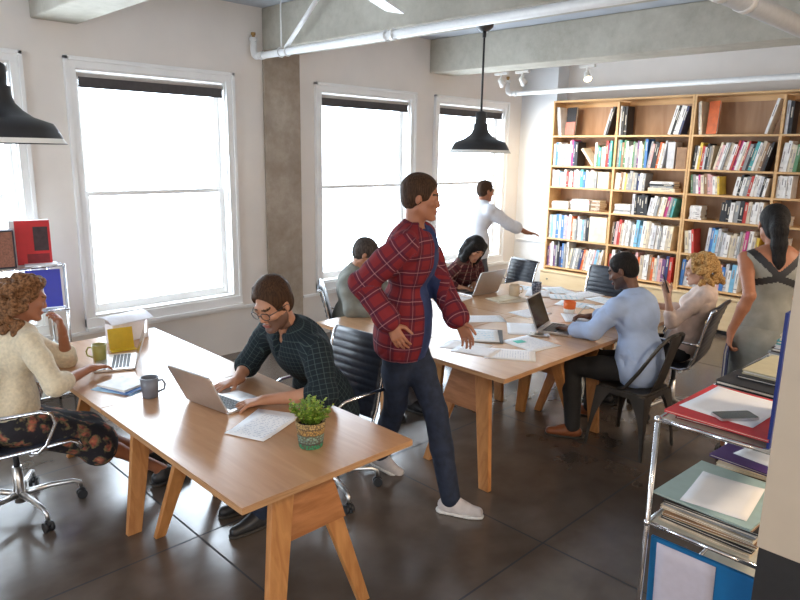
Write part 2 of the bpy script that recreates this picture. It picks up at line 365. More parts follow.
# track lights under the third beam
SPW = plain('spot_white', (.8, .78, .74), .4, 0, 0)
def emis(name, col, s):
    m, nt, b = _new(name); b.inputs['Emission Color'].default_value = (*col, 1); b.inputs['Emission Strength'].default_value = s; b.inputs['Base Color'].default_value = (*col, 1); MATS[name] = m; return m
LAMP = emis('lit_lamp', (1, .82, .55), 14)
for (x, y, zz, lab) in ((6.62, 5.05, 2.94, 'white track spotlight leftmost on the beam beside the window corner'), (6.62, 4.75, 2.94, 'white track spotlight second on the beam above the first bookcase bay'), (6.62, 3.92, 2.94, 'bright lit white track spotlight above the second bookcase bay')):
    e = empty('track_spotlight', (x, y, zz), label=lab, cat='spotlight', group='track spotlights')
    MB().box((-.02, -.09, -.025), (.02, .09, 0)).build('track_mount', SPW, e)
    MB().tube([(0, 0, -.02), (0, 0, -.07)], .012, 8).build('stem', SPW, e)
    d = (V(.75, -.1, -.65) if y > 4.2 else V(-.35, -.45, -.75)).normalized(); c = V(0, 0, -.10)
    MB().tube([c-d*.04, c-d*.03, c+d*.02, c+d*.055], [.015, .028, .034, .045], 14).build('spot_head', SPW, e)
    MB().tube([c+d*.045, c+d*.058], [.036, .038], 14).build('lamp_face', LAMP, e)
    l = bpy.data.lights.new('spot', 'SPOT'); l.energy = 75; l.spot_size = rad(95); l.spot_blend = .8; l.color = (1, .86, .66); l.shadow_soft_size = .04
    lo = bpy.data.objects.new('spot', l); COL.objects.link(lo); lo.location = V(x, y, zz)+c+d*.07; lo.rotation_euler = V(.8, -.05, -.75).to_track_quat('-Z', 'Y').to_euler()
# ---------------------------------------------------------------- tables
EDGE = wood('ply_edge', (.40, .20, .085), (.54, .30, .14), (2, 2, 60), .5)
def table(cx, cy, L, W, alongx, label, mat):
    """origin at floor centre; long axis local y"""
    e = empty('trestle_table', (cx, cy, 0), -PI/2 if alongx else 0, label, 'table', 'plywood trestle tables'); mir = -1 if alongx else 1
    MB().box((-W/2+.0005, -L/2+.0005, .744), (W/2-.0005, L/2-.0005, .75)).build('table_top', mat, e, bevel=.0015)
    MB().box((-W/2+.0005, -L/2+.0005, .722), (W/2-.0005, L/2-.0005, .744)).build('top_edging', EDGE, e)
    for s in (-1, 1):
        yf = s*(L/2-.05); yt = s*(L/2-.20)
        def at(x0, x1, z):  # x from foot value x0 to top value x1
            k = z/.72; return V(x0+(x1-x0)*k, yf+(yt-yf)*k, z)
        n = V(0, s*1, .2).normalized(); th = .020; f = s*mir   # f: which side the outer leg is on
        a, b, c, d = at(-f*.25, -f*.10, .425), at(f*.25, f*.11, .425), at(f*.22, f*.06, .72), at(-f*.25, -f*.10, .72)
        pl = MB(); pl.hexa([a, b, b-n*th, a-n*th, d, c, c-n*th, d-n*th]); pl.build('trestle_panel', PANW, e)
        for q, off, w0, w1, out in ((f, .001, .075, .115, .095), (-f, -th-.001, .055, .11, 0)):
            o_ = n*off; tk = n*.034*(1 if off > 0 else -1)
            f0 = at(q*(.25+out), q*(.10+out), .0)+o_; t0 = at(q*(.25+out), q*(.10+out), .72)+o_; sx = V(-q, 0, 0)
            P = [f0, f0+sx*w0, f0+sx*w0+tk, f0+tk, t0, t0+sx*w1, t0+sx*w1+tk, t0+tk]
            for z_ in (0, 1, 2, 3): P[z_] = V(P[z_].x, P[z_].y, .001)
            for z_ in (4, 5, 6, 7): P[z_] = V(P[z_].x, P[z_].y, .7215)
            MB().hexa(P).build('leg', LEGW, e, bevel=.003)
    return e
LT = 1.292; WT = .873
table(1.5715, 1.93+LT/2, LT, WT, False, 'wooden trestle table in front with the potted plant on it', TOPW)
table(1.5715, 1.93+LT*1.5+.004, LT, WT, False, 'wooden trestle table under the window with the yellow note stand', TOPW)
table(2.98+LT/2, 2.585, LT, WT, True, 'trestle table with spread sheets beside the walking man', TOPW2)
table(2.98+LT*1.5+.004, 2.585, LT, WT, True, 'trestle table in front of the man in the light blue shirt', TOPW2)
table(2.98+LT/2, 3.462, LT, WT, True, 'trestle table in front of the seated man in the grey shirt', TOPW2)
table(2.98+LT*1.5+.004, 3.462, LT, WT, True, 'trestle table in front of the seated woman in checked shirt', TOPW2)
# ---------------------------------------------------------------- office chairs
def ribbed(profile, w, nrib, thick=.022, bulge=.007, name='backrest', mat=LEATHER, parent=None):
    """padded sling following a (y,z) profile with horizontal ribs, width w along x"""
    pts = [Vector((0, y, z)) for y, z in profile]
    seg = [0]
    for i in range(1, len(pts)): seg.append(seg[-1]+(pts[i]-pts[i-1]).length)
    L = seg[-1]
    def at(s):
        for i in range(1, len(pts)):
            if s <= seg[i] or i == len(pts)-1:
                t = (s-seg[i-1])/(seg[i]-seg[i-1]); return pts[i-1].lerp(pts[i], t)
    def tan(s): 
        d = at(min(L, s+.02))-at(max(0, s-.02)); return d.normalized()
    N = nrib*6; rows = []
    for i in range(N+1):
        s = L*i/N; p = at(s); t = tan(s); n = V(0, -t.z, t.y)
        b = bulge*abs(math.sin(PI*i/6))**.6
        rows.append((p+n*(thick/2+b), p-n*(thick/2+b*.6)))
    vs = []; fs = []
    for a, b in rows:
        for x, k in ((-w/2, .0), (-w/2+.012, 1), (w/2-.012, 1), (w/2, .0)):
            mid = (a+b)/2
            vs.append(V(x, 0, 0)+mid+(a-mid)*(.35 if k == 0 else 1))
        for x, k in ((w/2, 0), (w/2-.012, 1), (-w/2+.012, 1), (-w/2, 0)):
            mid = (a+b)/2
            vs.append(V(x, 0, 0)+mid+(b-mid)*(.35 if k == 0 else 1))
    n = 8
    for i in range(N):
        for k in range(n):
            k2 = (k+1) % n; fs.append((i*n+k, i*n+k2, (i+1)*n+k2, (i+1)*n+k))
    fs.append(tuple(range(n-1, -1, -1))); fs.append(tuple(N*n+k for k in range(n)))
    m = MB(); m.add(vs, fs, 0, True); return m.build(name, mat, parent)
def office_chair(loc, rz, label, group='black ribbed office chairs', hi=.93):
    """faces local +y"""
    e = empty('office_chair', loc, rz, label, 'office chair', group)
    sp = [(.27, .405), (.255, .44), (.22, .46), (.0, .445), (-.12, .44), (-.17, .455)]
    bp = [(-.19, .475), (-.215, .53), (-.235, .62), (-.27, .78), (-.31, hi-.02), (-.335, hi)]
    ribbed(sp, .44, 9, name='seat', parent=e); ribbed(bp, .44, 11, name='backrest', parent=e)
    prof = sp+[(-.185, .462)]+bp
    for s in (-1, 1):
        MB().tube([(s*.232, y, z) for y, z in prof], .011, 8).build('side_frame', CHROME, e)
        arm = [(s*.235, -.245, .64), (s*.27, -.235, .66), (s*.275, -.12, .665), (s*.275, .08, .665), (s*.275, .135, .645), (s*.272, .15, .59), (s*.265, .10, .475), (s*.255, .06, .435), (s*.235, .02, .435)]
        MB().tube(arm, .0105, 8).build('armrest', CHROME, e)
    MB().tube([(-.23, .03, .425), (0, .03, .415), (.23, .03, .425)], .013, 8).tube([(-.23, -.13, .425), (0, -.13, .415), (.23, -.13, .425)], .013, 8).tube([(0, .06, .41), (0, -.15, .41)], .03, 8).build('seat_bracket', ALU, e)
    MB().tube([(0, -.03, .40), (0, -.03, .25)], .016, 10).build('gas_lift', BLACKP, e)
    MB().tube([(0, -.03, .28), (0, -.03, .07)], [.024, .032], 12).build('hub', ALU, e)
    for k in range(5):
        a = rad(72*k+18); d = V(math.cos(a), math.sin(a), 0); c = V(0, -.03, 0)
        l = MB().tube([c+d*.02+V(0, 0, .115), c+d*.15+V(0, 0, .125), c+d*.27+V(0, 0, .118), c+d*.305+V(0, 0, .10), c+d*.31+V(0, 0, .068)], [.019, .016, .013, .012, .011], 8).build('base_leg', ALU, e)
        q = c+d*.31; s = V(-d.y, d.x, 0)
        MB().tube([q+V(0, 0, .029)-s*.024, q+V(0, 0, .029)-s*.006], .0275, 14).tube([q+V(0, 0, .029)+s*.006, q+V(0, 0, .029)+s*.024], .0275, 14).tube([q+V(0, 0, .045)-s*.008, q+V(0, 0, .045)+s*.008], .022, 10).build('caster', BLACKP, l)
    return e
oc = office_chair((2.28, 2.93, 0), rad(93), 'black ribbed office chair under the man in the dark checked shirt')
dup(oc, (.93, 3.88, 0), rad(-100), 'black office chair with chrome arms carrying the woman in the floral skirt')
dup(oc, (5.10, 2.09, 0), rad(8), 'black office chair carrying the blond woman with the phone')
dup(oc, (3.60, 4.12, 0), rad(-129), 'black office chair carrying the man in the grey shirt')
dup(oc, (4.93, 4.37, 0), rad(168), 'black office chair carrying the dark haired woman in the checked shirt')
_c = dup(oc, (6.02, 4.42, 0), rad(78), 'empty black office chair near the room corner, beyond the dark cup'); _c.scale = (.93, .93, .90)
dup(oc, (5.74, 3.14, 0), rad(92), 'empty black ribbed office chair between the table end and the bookcase')
# ---------------------------------------------------------------- metal cafe chair
def metal_chair(loc, rz, label):
    e = empty('metal_chair', loc, rz, label, 'chair')
    M1 = plain('gunmetal', (.085, .075, .065), .42, .75, .15, 12)
    MB().rbox((-.18, -.175, .435), (.18, .18, .452), .05, seg=5).rbox((-.186, -.181, .40), (.186, .186, .438), .055, seg=5).build('seat', M1, e, bevel=.004)
    for sx in (-1, 1):
        for sy in (-1, 1):
            # folded sheet leg: broad at the top, narrow at the foot, L shaped
            t = V(sx*.184, sy*.182, .43); f = V(sx*.222, sy*.222, .0)
            m = MB(); n = 9
            for ax in (0, 1):
                vs = []; fs = []
                for i in range(n):
                    k = i/(n-1); p = t.lerp(f, k); wdt = .022+.105*(1-k)**3.0
                    dirv = V(-sx, 0, 0) if ax == 0 else V(0, -sy, 0); nn = V(0, -sy*.004, 0) if ax == 0 else V(-sx*.004, 0, 0)
                    vs += [p, p+dirv*wdt, p+dirv*wdt+nn, p+nn]
                for i in range(n-1):
                    for q in range(4): fs.append((i*4+q, i*4+(q+1) % 4, i*4+4+(q+1) % 4, i*4+4+q))
                fs += [(0, 1, 2, 3), tuple((n-1)*4+q for q in (3, 2, 1, 0))]
                m.add(vs, fs, 0, False)
            m.build('leg', M1, e)
    for sx in (-1, 1):
        MB().tube([(sx*.175, .02, .45), (sx*.178, -.03, .47), (sx*.175, -.12, .60), (sx*.17, -.19, .72), (sx*.15, -.235, .80), (sx*.11, -.26, .845), (sx*.06, -.27, .862), (0, -.272, .865)], .0125, 10).build('back_tube', M1, e)
    vs = []; fs = []
    pr = [(-.165, .452, .07), (-.20, .55, .062), (-.235, .68, .06), (-.262, .80, .066), (-.270, .862, .07)]
    for y, z, w in pr: vs += [V(-w, y, z), V(w, y, z), V(w, y+.008, z), V(-w, y+.008, z)]
    for i in range(len(pr)-1):
        for q in range(4): fs.append((i*4+q, i*4+(q+1) % 4, i*4+4+(q+1) % 4, i*4+4+q))
    MB().add(vs, fs, 0, False).build('back_splat', M1, e)
metal_chair((4.30, 2.0, 0), rad(-3), 'dark metal cafe chair under the man in the light blue shirt')
# ---------------------------------------------------------------- bookcase
XF = 8.0; XB = 8.30
ROWZ = [2.69, 2.262, 1.868, 1.59, 1.29, .887, .49]
def bookcase(y0, y1, label):
    e = empty('bookcase', (XF, (y0+y1)/2, 0), label=label, cat='bookcase', group='light wooden bookcases'); h = (y0-y1)/2; t = .022
    dz0 = .44
    c = MB()
    c.box((0, h-t, dz0), (.30, h, ROWZ[0]+t)).build('side_panel', SHELFW, e); MB().box((0, -h, dz0), (.30, -h+t, ROWZ[0]+t)).build('side_panel', SHELFW, e)
    MB().box((.004, -t/2-.003, dz0+t), (.285, t/2+.003, ROWZ[0]-t)).build('divider', SHELFW, e)
    MB().box((.285, -h+t, dz0), (.298, h-t, ROWZ[0]+t-.002)).build('back_panel', SHELFB, e)
    MB().box((0, -h+t, ROWZ[0]), (.285, h-t, ROWZ[0]+t)).box((.27, -h+t, ROWZ[0]-.06), (.284, h-t, ROWZ[0])).build('top_board', SHELFW, e)
    for k in range(1, 7):
        for a, b in ((-h+t, -t/2-.004), (t/2+.004, h-t)): MB().box((.002, a, ROWZ[k]-t), (.284, b, ROWZ[k])).build('shelf', SHELFW, e)
    # base cabinets
    cb = MB().box((-.07, -h, .05), (.30, h, .415)).build('base_cabinet', CABW, e); MB().box((-.095, -h, .415), (.30, h, .438)).build('cabinet_ledge', CABW, e, bevel=.003)
    MB().box((-.045, -h+.01, .0), (.29, h-.01, .05)).build('plinth', BLACKP, e)
    for a, b in ((-h+.006, -.004), (.004, h-.006)):
        d = MB().box((-.088, a, .06), (-.0705, b, .405)).build('drawer_front', CABW, e, bevel=.002)
        MB().tube([(-.089, (b-.12), .32), (-.1, (b-.12), .32)], .012, 10).build('knob', plain('knob_steel', (.3, .27, .22), .4, .8, 0), d)
    return e
bookcase(5.205, 3.325, 'light wooden bookcase on the window side, with two bays of shelves')
bookcase(3.320, 1.44, 'light wooden bookcase behind the walking woman, with red folder in its top bay')
# books ---------------------------------------------------------------
BC = {'w': ('white', (.78, .77, .76)), 'c': ('cream', (.72, .64, .48)), 'p': ('pale grey', (.55, .56, .60)), 'g': ('grey', (.28, .29, .30)), 'k': ('black', (.02, .02, .024)),
      'n': ('navy', (.035, .05, .14)), 'b': ('blue', (.06, .19, .50)), 'l': ('light blue', (.20, .48, .72)), 'a': ('lavender', (.45, .42, .62)), 'r': ('red', (.50, .045, .035)),
      'o': ('orange', (.66, .13, .03)), 'y': ('yellow', (.72, .52, .08)), 't': ('teal', (.07, .33, .34)), 'e': ('green', (.10, .24, .12)), 'm': ('magenta', (.48, .04, .20)),
      'i': ('pink', (.68, .40, .40)), 'd': ('dark brown', (.07, .045, .035)), 'f': ('brown', (.30, .17, .09)), 'v': ('purple', (.16, .07, .20)), 's': ('beige', (.56, .48, .37))}
def bmat(ch): return plain('cover_'+BC[ch][0].replace(' ', '_'), BC[ch][1], .5, 0, .16, 14)
TITLE = {True: plain('title_ink', (.30, .27, .28), .6, 0, .5, 60), False: plain('title_foil', (.55, .50, .42), .6, 0, .2, 60)}
BOOKMESH = {}
def book_mesh(t, h, d, ch, sty):
    """book standing: spine at -x, thickness along y, origin bottom centre of the spine"""
    m = MB(); c = .003; t2 = t/2
    m.box((0, -t2, 0), (c, t2, h), 0).box((c, -t2, 0), (d, -t2+c, h), 0).box((c, t2-c, 0), (d, t2, h), 0)
    m.box((c, -t2+c, .004), (d-.004, t2-c, h-.004), 1)
    if sty % 3 == 0: m.box((-.0006, -t2*.35, h*.5), (0, t2*.35, h*.82), 2)
    elif sty % 3 == 1: m.box((-.0006, -t2, h*.12), (0, t2, h*.15), 2).box((-.0006, -t2*.28, h*.35), (0, t2*.28, h*.7), 2)
    else: m.box((-.0006, -t2*.3, h*.6), (0, t2*.3, h*.9), 2)
    return m
BAY = ['first', 'second', 'third', 'fourth']; ROWN = ['top', 'second', 'third', 'fourth', 'fifth', 'bottom']
ORD = ['first', 'second', 'third', 'fourth', 'fifth', 'sixth', 'seventh', 'eighth', 'ninth', 'tenth', 'eleventh', 'twelfth', 'thirteenth', 'fourteenth', 'fifteenth', 'sixteenth', 'seventeenth', 'eighteenth', 'nineteenth', 'twentieth', 'twenty-first', 'twenty-second', 'twenty-third', 'twenty-fourth', 'twenty-fifth', 'twenty-sixth', 'twenty-seventh', 'twenty-eighth']
NB = 0
def mk(name, m, ch, loc, rot, label, cat, group):
    dark = sum(BC[ch][1]) > .9
    o = m.build(name, [bmat(ch), PAGES, TITLE[dark]]); o.location = loc; o.rotation_euler = rot; return tag(o, label, cat, group)
# each cell: items left to right as the photo shows them.
#  ('v', letters, width, tilt deg (+ leans its top to the right), hmin, hmax)   ('g', width)   ('s', n, width, letters)  ('x', letter, width, height)  ('b', letter, width, height, tilt): book seen cover first
CELLS = {
 (0, 0): [('v', 'gw', .06, -8, .36, .38), ('c', 'k', 'r', .15, .36), ('g', .53), ('v', 'pk', .07, 14, .33, .36)],
 (0, 1): [('v', 'pbwwgwcimn', .40, 0, .26, .34), ('v', 'k', .05, 0, .30, .31), ('g', .05), ('v', 'c', .05, -38, .27, .28), ('v', 'wetswrvt', .30, 0, .24, .34)],
 (0, 2): [('v', 'paplwpwriwrgwatbwpisg', .68, 0, .19, .235), ('x', 'c', .16, .21)],
 (0, 3): [('s', 4, .30, 'wwww'), ('s', 6, .31, 'wwpwiw'), ('s', 6, .15, 'fsfsfs')],
 (0, 4): [('v', 'plwbpbaiwosgpwlgk', .62, 0, .27, .345), ('x', 'c', .25, .33)],
 (0, 5): [('v', 'viwvgknbgw', .36, 0, .27, .36), ('v', 'cgwgnoswwilsw', .52, 10, .27, .32)],
 (1, 0): [('v', 'wkk', .10, 0, .34, .36), ('g', .57), ('v', 'wkwwn', .17, 14, .33, .35)],
 (1, 1): [('v', 'gtfepgwegvwceb', .44, 0, .26, .35), ('v', 'gikkowsp', .22, 8, .29, .33), ('x', 'p', .09, .31), ('g', .015), ('x', 'f', .12, .25)],
 (1, 2): [('v', 'wwfcyggsgnwg', .40, 3, .20, .24), ('g', .02), ('s', 5, .36, 'ccgkw')],
 (1, 3): [('s', 5, .26, 'wgwww'), ('v', 'pkkkkk', .20, 0, .24, .26), ('v', 'pwgswcmgt', .32, 10, .22, .25)],
 (1, 4): [('v', 'fkirswwwgwllwcswpwgwwsc', .80, 4, .27, .34)],
 (1, 5): [('v', 'rwgkwcrowgioswwfocpivnr', .84, 2, .27, .33)],
 (2, 0): [('v', 'wc', .045, -6, .36, .38), ('c', 'o', 'o', .12, .37), ('g', .60), ('v', 'w', .035, 14, .37, .39)],
 (2, 1): [('v', 'kwyrpkgs', .24, 4, .25, .33), ('v', 'ciwgswrmwcrgktwsfdk', .62, 13, .28, .335)],
 (2, 2): [('v', 'egwmcfiiwcy', .33, -6, .20, .24), ('g', .14), ('v', 'wkwgrwwpkw', .34, 9, .20, .24)],
 (2, 3): [('g', .02), ('s', 7, .16, 'wwwwwww'), ('g', .20), ('v', 'kkkwgkrswww', .44, 3, .20, .25)],
 (2, 4): [('v', 'cwr', .11, -6, .26, .29), ('g', .12), ('v', 'pblpgpwcswgsmwsy', .56, 4, .25, .33)],
 (2, 5): [('v', 'bpwgpwlgwkpwibpwlw', .66, 3, .25, .33)],
 (3, 0): [('v', 'pk', .07, 0, .33, .35), ('g', .1)],
 (3, 1): [('v', 'wwcse', .17, 5, .27, .33)],
 (3, 2): [('v', 'wwwwww', .15, 0, .23, .245)],
 (3, 3): [('g', .02), ('s', 4, .16, 'wwww')],
 (3, 4): [('v', 'csrkw', .16, 4, .24, .28)],
 (3, 5): [('v', 'bwlgp', .16, 3, .25, .31)],
}
YL = [5.205-.022, 4.265-.014, 3.32-.022, 2.38-.014]
for (cb, rw), items in sorted(CELLS.items()):
    y = YL[cb]-.008; z = ROWZ[rw+1]; idx = 0; sidx = 0
    need = 0; flex = 0
    for it in items:
        wv = it[3] if it[0] == 'c' else it[1] if it[0] == 'g' else it[2]
        need += wv
        if it[0] in 'vg': flex += wv
        if it[0] == 'v' and it[3]: need += it[5]*abs(math.sin(rad(it[3])))
        if it[0] == 'c': need += .03
    FX = min(1, (.865-(need-flex))/flex) if flex else 1
    for it in items:
        if it[0] == 'g': y -= it[1]*FX
        elif it[0] == 'v':
            _, ls, wd_, tilt, h0, h1 = it; n = len(ls); ws = [random.uniform(.7, 1.3) for _ in ls]; tot = sum(ws)
            cs = math.cos(rad(tilt)); sn = abs(math.sin(rad(tilt)))
            for k, ch in enumerate(ls):
                wk = wd_*FX*ws[k]/tot; t = max(.008, wk*cs-.0012); h = random.uniform(h0, h1)
                off = h*math.sin(rad(tilt)) if (tilt < 0 and k == 0) else 0
                if off: y += off  # first left-leaning book needs room for its top
                m = book_mesh(t, h, random.uniform(.17, .21), ch, NB)
                lab = '%s%s book, %s upright from the left on the %s shelf, %s bookcase bay' % ('leaning ' if abs(tilt) > 7 else '', BC[ch][0], ORD[idx], ROWN[rw], BAY[cb])
                # clockwise seen from the camera: the top goes to -y
                mk('book', m, ch, (XF+.02+random.uniform(0, .012), y-wk/2, z+t/2*sn+.0005), (rad(tilt), 0, 0), lab, 'book', 'books in the bookcase')
                y -= wk; idx += 1; NB += 1
            if tilt > 0: y -= h1*math.sin(rad(tilt))
        elif it[0] == 'c':  # large book turned to show its cover, leaning
            _, c1, c2, wd_, h = it; y -= .03
            m = MB().box((0, -wd_/2, 0), (.006, wd_/2, h), 0).box((.006, -wd_/2+.003, .003), (.03, wd_/2-.003, h-.003), 1).box((.03, -wd_/2, 0), (.036, wd_/2, h), 0)
            if c1 != c2: m.box((-.0008, -wd_/2, 0), (0, wd_/2, h*.47), 2)
            o = m.build('large_book', [bmat(c1), PAGES, plain('cover_salmon', (.55, .17, .13), .5, 0, .1)]); o.location = (XF+.05, y-wd_/2, z+.008); o.rotation_euler = (rad(-2), rad(8), rad(-6))
            tag(o, {0: 'large black and salmon red book showing its cover on the top shelf, first bay', 2: 'large orange-red folder showing its cover on the top shelf, third bay'}[cb], 'book'); y -= wd_
        elif it[0] == 'x':
            _, ch, wd_, h = it; d = .19
            m = MB().box((0, -wd_/2, 0), (d, wd_/2, h*.98), 0).box((-.003, -wd_/2-.001, h*.86), (d+.001, wd_/2+.001, h), 0)
            o = m.build('storage_box', [bmat(ch)], bevel=.002); o.location = (XF+.03, y-wd_/2-.004, z+.001)
            tag(o, '%s storage box among books on the %s shelf of the %s bookcase bay' % (BC[ch][0], ROWN[rw], BAY[cb]), 'box', 'storage boxes on the shelves'); y -= wd_+.008
        elif it[0] == 's':
            _, n, wd_, ls = it; zz = z; sidx += 1
            for k in range(n):
                t = random.uniform(.014, .028) if rw != 3 else random.uniform(.018, .03); w_ = wd_*random.uniform(.82, .97)-.01; d = random.uniform(.16, .2)
                M = Matrix.Rotation(PI/2, 4, 'Y')
                m = book_mesh(t, w_, d, ls[k], NB); NB += 1
                o = m.build('book', [bmat(ls[k]), PAGES, TITLE[sum(BC[ls[k]][1]) > .9]]); o.rotation_euler = (PI/2, 0, 0)
                o.location = (XF+.02+random.uniform(0, .015), y-wd_/2+w_/2, zz+t/2+.0006)
                tag(o, '%s book lying flat, %s from below in %s pile, %s shelf, %s bookcase bay' % (BC[ls[k]][0], ORD[k], ORD[sidx], ROWN[rw], BAY[cb]), 'book', 'books lying in piles on the bookcase'); zz += t+.0006
            y -= wd_
# ---------------------------------------------------------------- things on the tables
TZ = .7505
def sheet(x, y, rz, w, l, label, mat=None, z=TZ, group='papers on the tables', t=.0012, name='paper_sheet', cat='paper', curl=.0):
    m = MB(); n = 6; vs = []; fs = []
    for j in range(n+1):
        for i in range(n+1):
            u = i/n-.5; v = j/n-.5
            zc = curl*((u*2)**2*max(0, v)*2+.4*(v*2)**4)
            vs.append(V(u*w, v*l, zc+t))
    for j in range(n):
        for i in range(n): a = j*(n+1)+i; fs.append((a, a+1, a+n+2, a+n+1))
    N = len(vs); vs += [v-V(0, 0, t) for v in vs]; fs += [tuple(reversed([q+N for q in f])) for f in fs[:n*n]]
    for k in range(n):
        a = k; fs.append((a+N, a+1+N, a+1, a)); a = n*(n+1)+k; fs.append((a, a+1, a+1+N, a+N))
        a = k*(n+1); fs.append((a, a+n+1, a+n+1+N, a+N)); a = k*(n+1)+n; fs.append((a+N, a+n+1+N, a+n+1, a))
    o = m.add(vs, fs, 0, True).build(name, mat or PAPER); o.location = (x, y, z); o.rotation_euler = (0, 0, rz)
    return tag(o, label, cat, group)
PAPER = paperm('printed_paper'); PAPERB = paperm('blue_chart_paper', (.84, .87, .90), (.05, .42, .62), 22, .52); BLANK = plain('blank_paper', (.84, .84, .86), .75, 0, .03, 8)
sheet(1.600, 2.505, rad(-68), .21, .297, 'printed white sheet lying beside the potted plant, uppermost of two', curl=.004, z=TZ+.0016)
sheet(1.625, 2.535, rad(-60), .21, .297, 'white sheet mostly hidden beneath the printed sheet beside the plant', BLANK)
def folder(x, y, rz, w, l, ch, label, z=TZ, t=.006, name='folder', cat='folder', group=None, mat=None):
    m = MB().box((-w/2, -l/2, 0), (w/2, l/2, t*.3), 0).box((-w/2+.004, -l/2+.002, t*.3), (w/2-.004, l/2-.004, t*.7), 1).box((-w/2, -l/2, t*.7), (w/2, l/2, t), 0)
    o = m.build(name, [mat or bmat(ch), PAGES]); o.location = (x, y, z); o.rotation_euler = (0, 0, rz); return tag(o, label, cat, group)
A = rad
sheet(1.345, 3.45, A(28), .20, .26, 'light blue sheet under the notebook beside the grey mug', plain('light_blue_paper', (.33, .52, .68), .6, 0, .05), TZ)
folder(1.355, 3.43, A(15), .17, .21, 'b', 'blue notebook beneath the white notebook beside the grey mug', TZ+.0015, .008, 'notebook', 'notebook')
folder(1.345, 3.455, A(20), .17, .20, 'w', 'white notebook lying on the blue notebook near the typing hand', TZ+.0098, .012, 'notebook', 'notebook')
# table 2 papers: x, y, rot, w, l, label
sheet(3.33, 2.73, A(200), .22, .30, 'white sheet hanging over the table edge beside the walking man', BLANK)
sheet(3.30, 2.62, A(18), .20, .28, 'printed sheet overlapping the blank sheet beside the walking man', z=TZ+.0015)
sheet(3.40, 2.42, A(35), .235, .32, 'large printed sheet nearest the front corner of the meeting table')
sheet(3.71, 2.48, A(-8), .27, .31, 'printed sheet with the green sticky note on it', z=TZ+.001)
n_ = sheet(3.685, 2.55, A(-20), .075, .06, 'small green sticky note on the printed sheet', plain('green_note', (.10, .60, .50), .6, 0, 0), TZ+.0035, 'sticky notes', name='sticky_note', cat='sticky note')
folder(3.62, 2.80, A(-52), .25, .34, 'k', 'black folder under a sheet with blue chart in front of the man', TZ, .008)
sheet(3.60, 2.81, A(-50), .23, .32, 'sheet with a small blue chart lying on the black folder', PAPERB, TZ+.0085)
sheet(3.99, 2.75, A(-52), .21, .34, 'blank white sheet partly under the open laptop with dark screen', BLANK)
sheet(4.02, 3.125, A(52), .21, .31, 'long white sheet alone in the middle of the meeting table')
sheet(4.46, 3.0, A(80), .22, .28, 'white sheet lying behind the dark-screened laptop')
sheet(4.60, 2.66, A(-50), .21, .28, 'white sheet under the writing hand of the man in blue', z=TZ)
sheet(4.40, 3.80, A(10), .22, .30, 'white sheet under the hands of the woman in the checked shirt')
folder(4.74, 3.42, A(70), .24, .34, 's', 'tan envelope folder lying beneath the cream notebook', TZ, .004)
folder(4.72, 3.46, A(85), .16, .26, 'c', 'cream notebook lying on the tan folder by the beige mug', TZ+.0045, .008, 'notebook', 'notebook')
for k, (x, y, r, mt, lab) in enumerate([(5.30, 3.62, 20, PAPERB, 'sheet with blue chart nearest the dark cup'), (5.44, 3.36, -30, PAPERB, 'blue chart sheet on the table end nearest the empty chair'), (5.22, 3.14, 40, PAPERB, 'blue chart sheet between the dark cup and the orange cup'), (5.44, 3.08, 75, PAPER, 'printed sheet at the table end nearest the bookcase'),
        (5.02, 2.93, 15, PAPERB, 'blue chart sheet just behind the orange cup'), (5.36, 2.83, -12, PAPERB, 'blue chart sheet at the table end beside the man in blue'), (5.12, 2.66, 60, PAPER, 'printed sheet beyond the writing hand'), (5.16, 3.40, -60, PAPER, 'printed sheet beside the dark patterned cup'), (4.95, 2.47, 20, PAPER, 'printed sheet in front of the blond woman')]):
    sheet(x, y, A(r), .21, .297, lab, mt, TZ+.0013*(k % 4), curl=.002)
# laptops
SCR = plain('dark_screen', (.012, .012, .015), .08, 0, 0, spec=.6); KEYS = plain('laptop_keys', (.03, .03, .033), .5, 0, 0); SILV = plain('laptop_silver', (.62, .60, .59), .34, .85, .03)
def laptop(x, y, rz, w, d, openang, label, screen=SCR):
    """faces local -y (keyboard towards -y); hinge at local y=0"""
    e = empty('laptop', (x, y, TZ), rz, label, 'laptop')
    b = MB().rbox((-w/2, -d, .003), (w/2, 0, .014), .012).box((-w/2+.03, -d+.02, 0), (-w/2+.05, -.02, .003)).box((w/2-.05, -d+.02, 0), (w/2-.03, -.02, .003)).build('base', SILV, e)
    k = MB()
    for j in range(5):
        for i in range(13):
            a = -w/2+.025+(w-.05)*i/13; q = -.03-.1*(j+1)/5; k.box((a, q+.002, .014), (a+(w-.05)/13-.003, q+.1/5-.001, .0156))
    k.build('keyboard', KEYS, b); MB().box((-.05, -d+.015, .014), (.05, -d+.075, .0146)).build('trackpad', plain('trackpad_grey', (.50, .49, .48), .3, .6, 0), b)
    M = Matrix.Translation((0, .002, .012)) @ Matrix.Rotation(rad(-(openang-90)), 4, 'X')
    R = Matrix.Rotation(PI/2, 4, 'X')
    l = MB().rbox((-w/2, 0, -.0045), (w/2, d*.98, .0035), .012, 0, M @ R).build('lid', SILV, e)
    MB().box((-w/2+.008, -.0045, .012), (w/2-.008, -.0036, d*.98-.01), 0, M).build('screen', screen, l)
laptop(1.525, 2.88, rad(99), .32, .235, 117, 'open silver laptop used by the man in the dark checked shirt')
laptop(1.575, 3.83, rad(-115), .32, .22, 108, 'thin open laptop used by the woman in the cream sweater', plain('screen_reflection_tint', (.10, .06, .04), .12, 0, 0, spec=.8))  # warm reflection painted into the screen's base colour
laptop(4.14, 2.66, rad(16), .31, .25, 112, 'open laptop with dark screen beside the man in light blue')
laptop(4.76, 3.70, rad(178), .35, .24, 112, 'open silver laptop seen from behind in front of the woman in checked shirt')
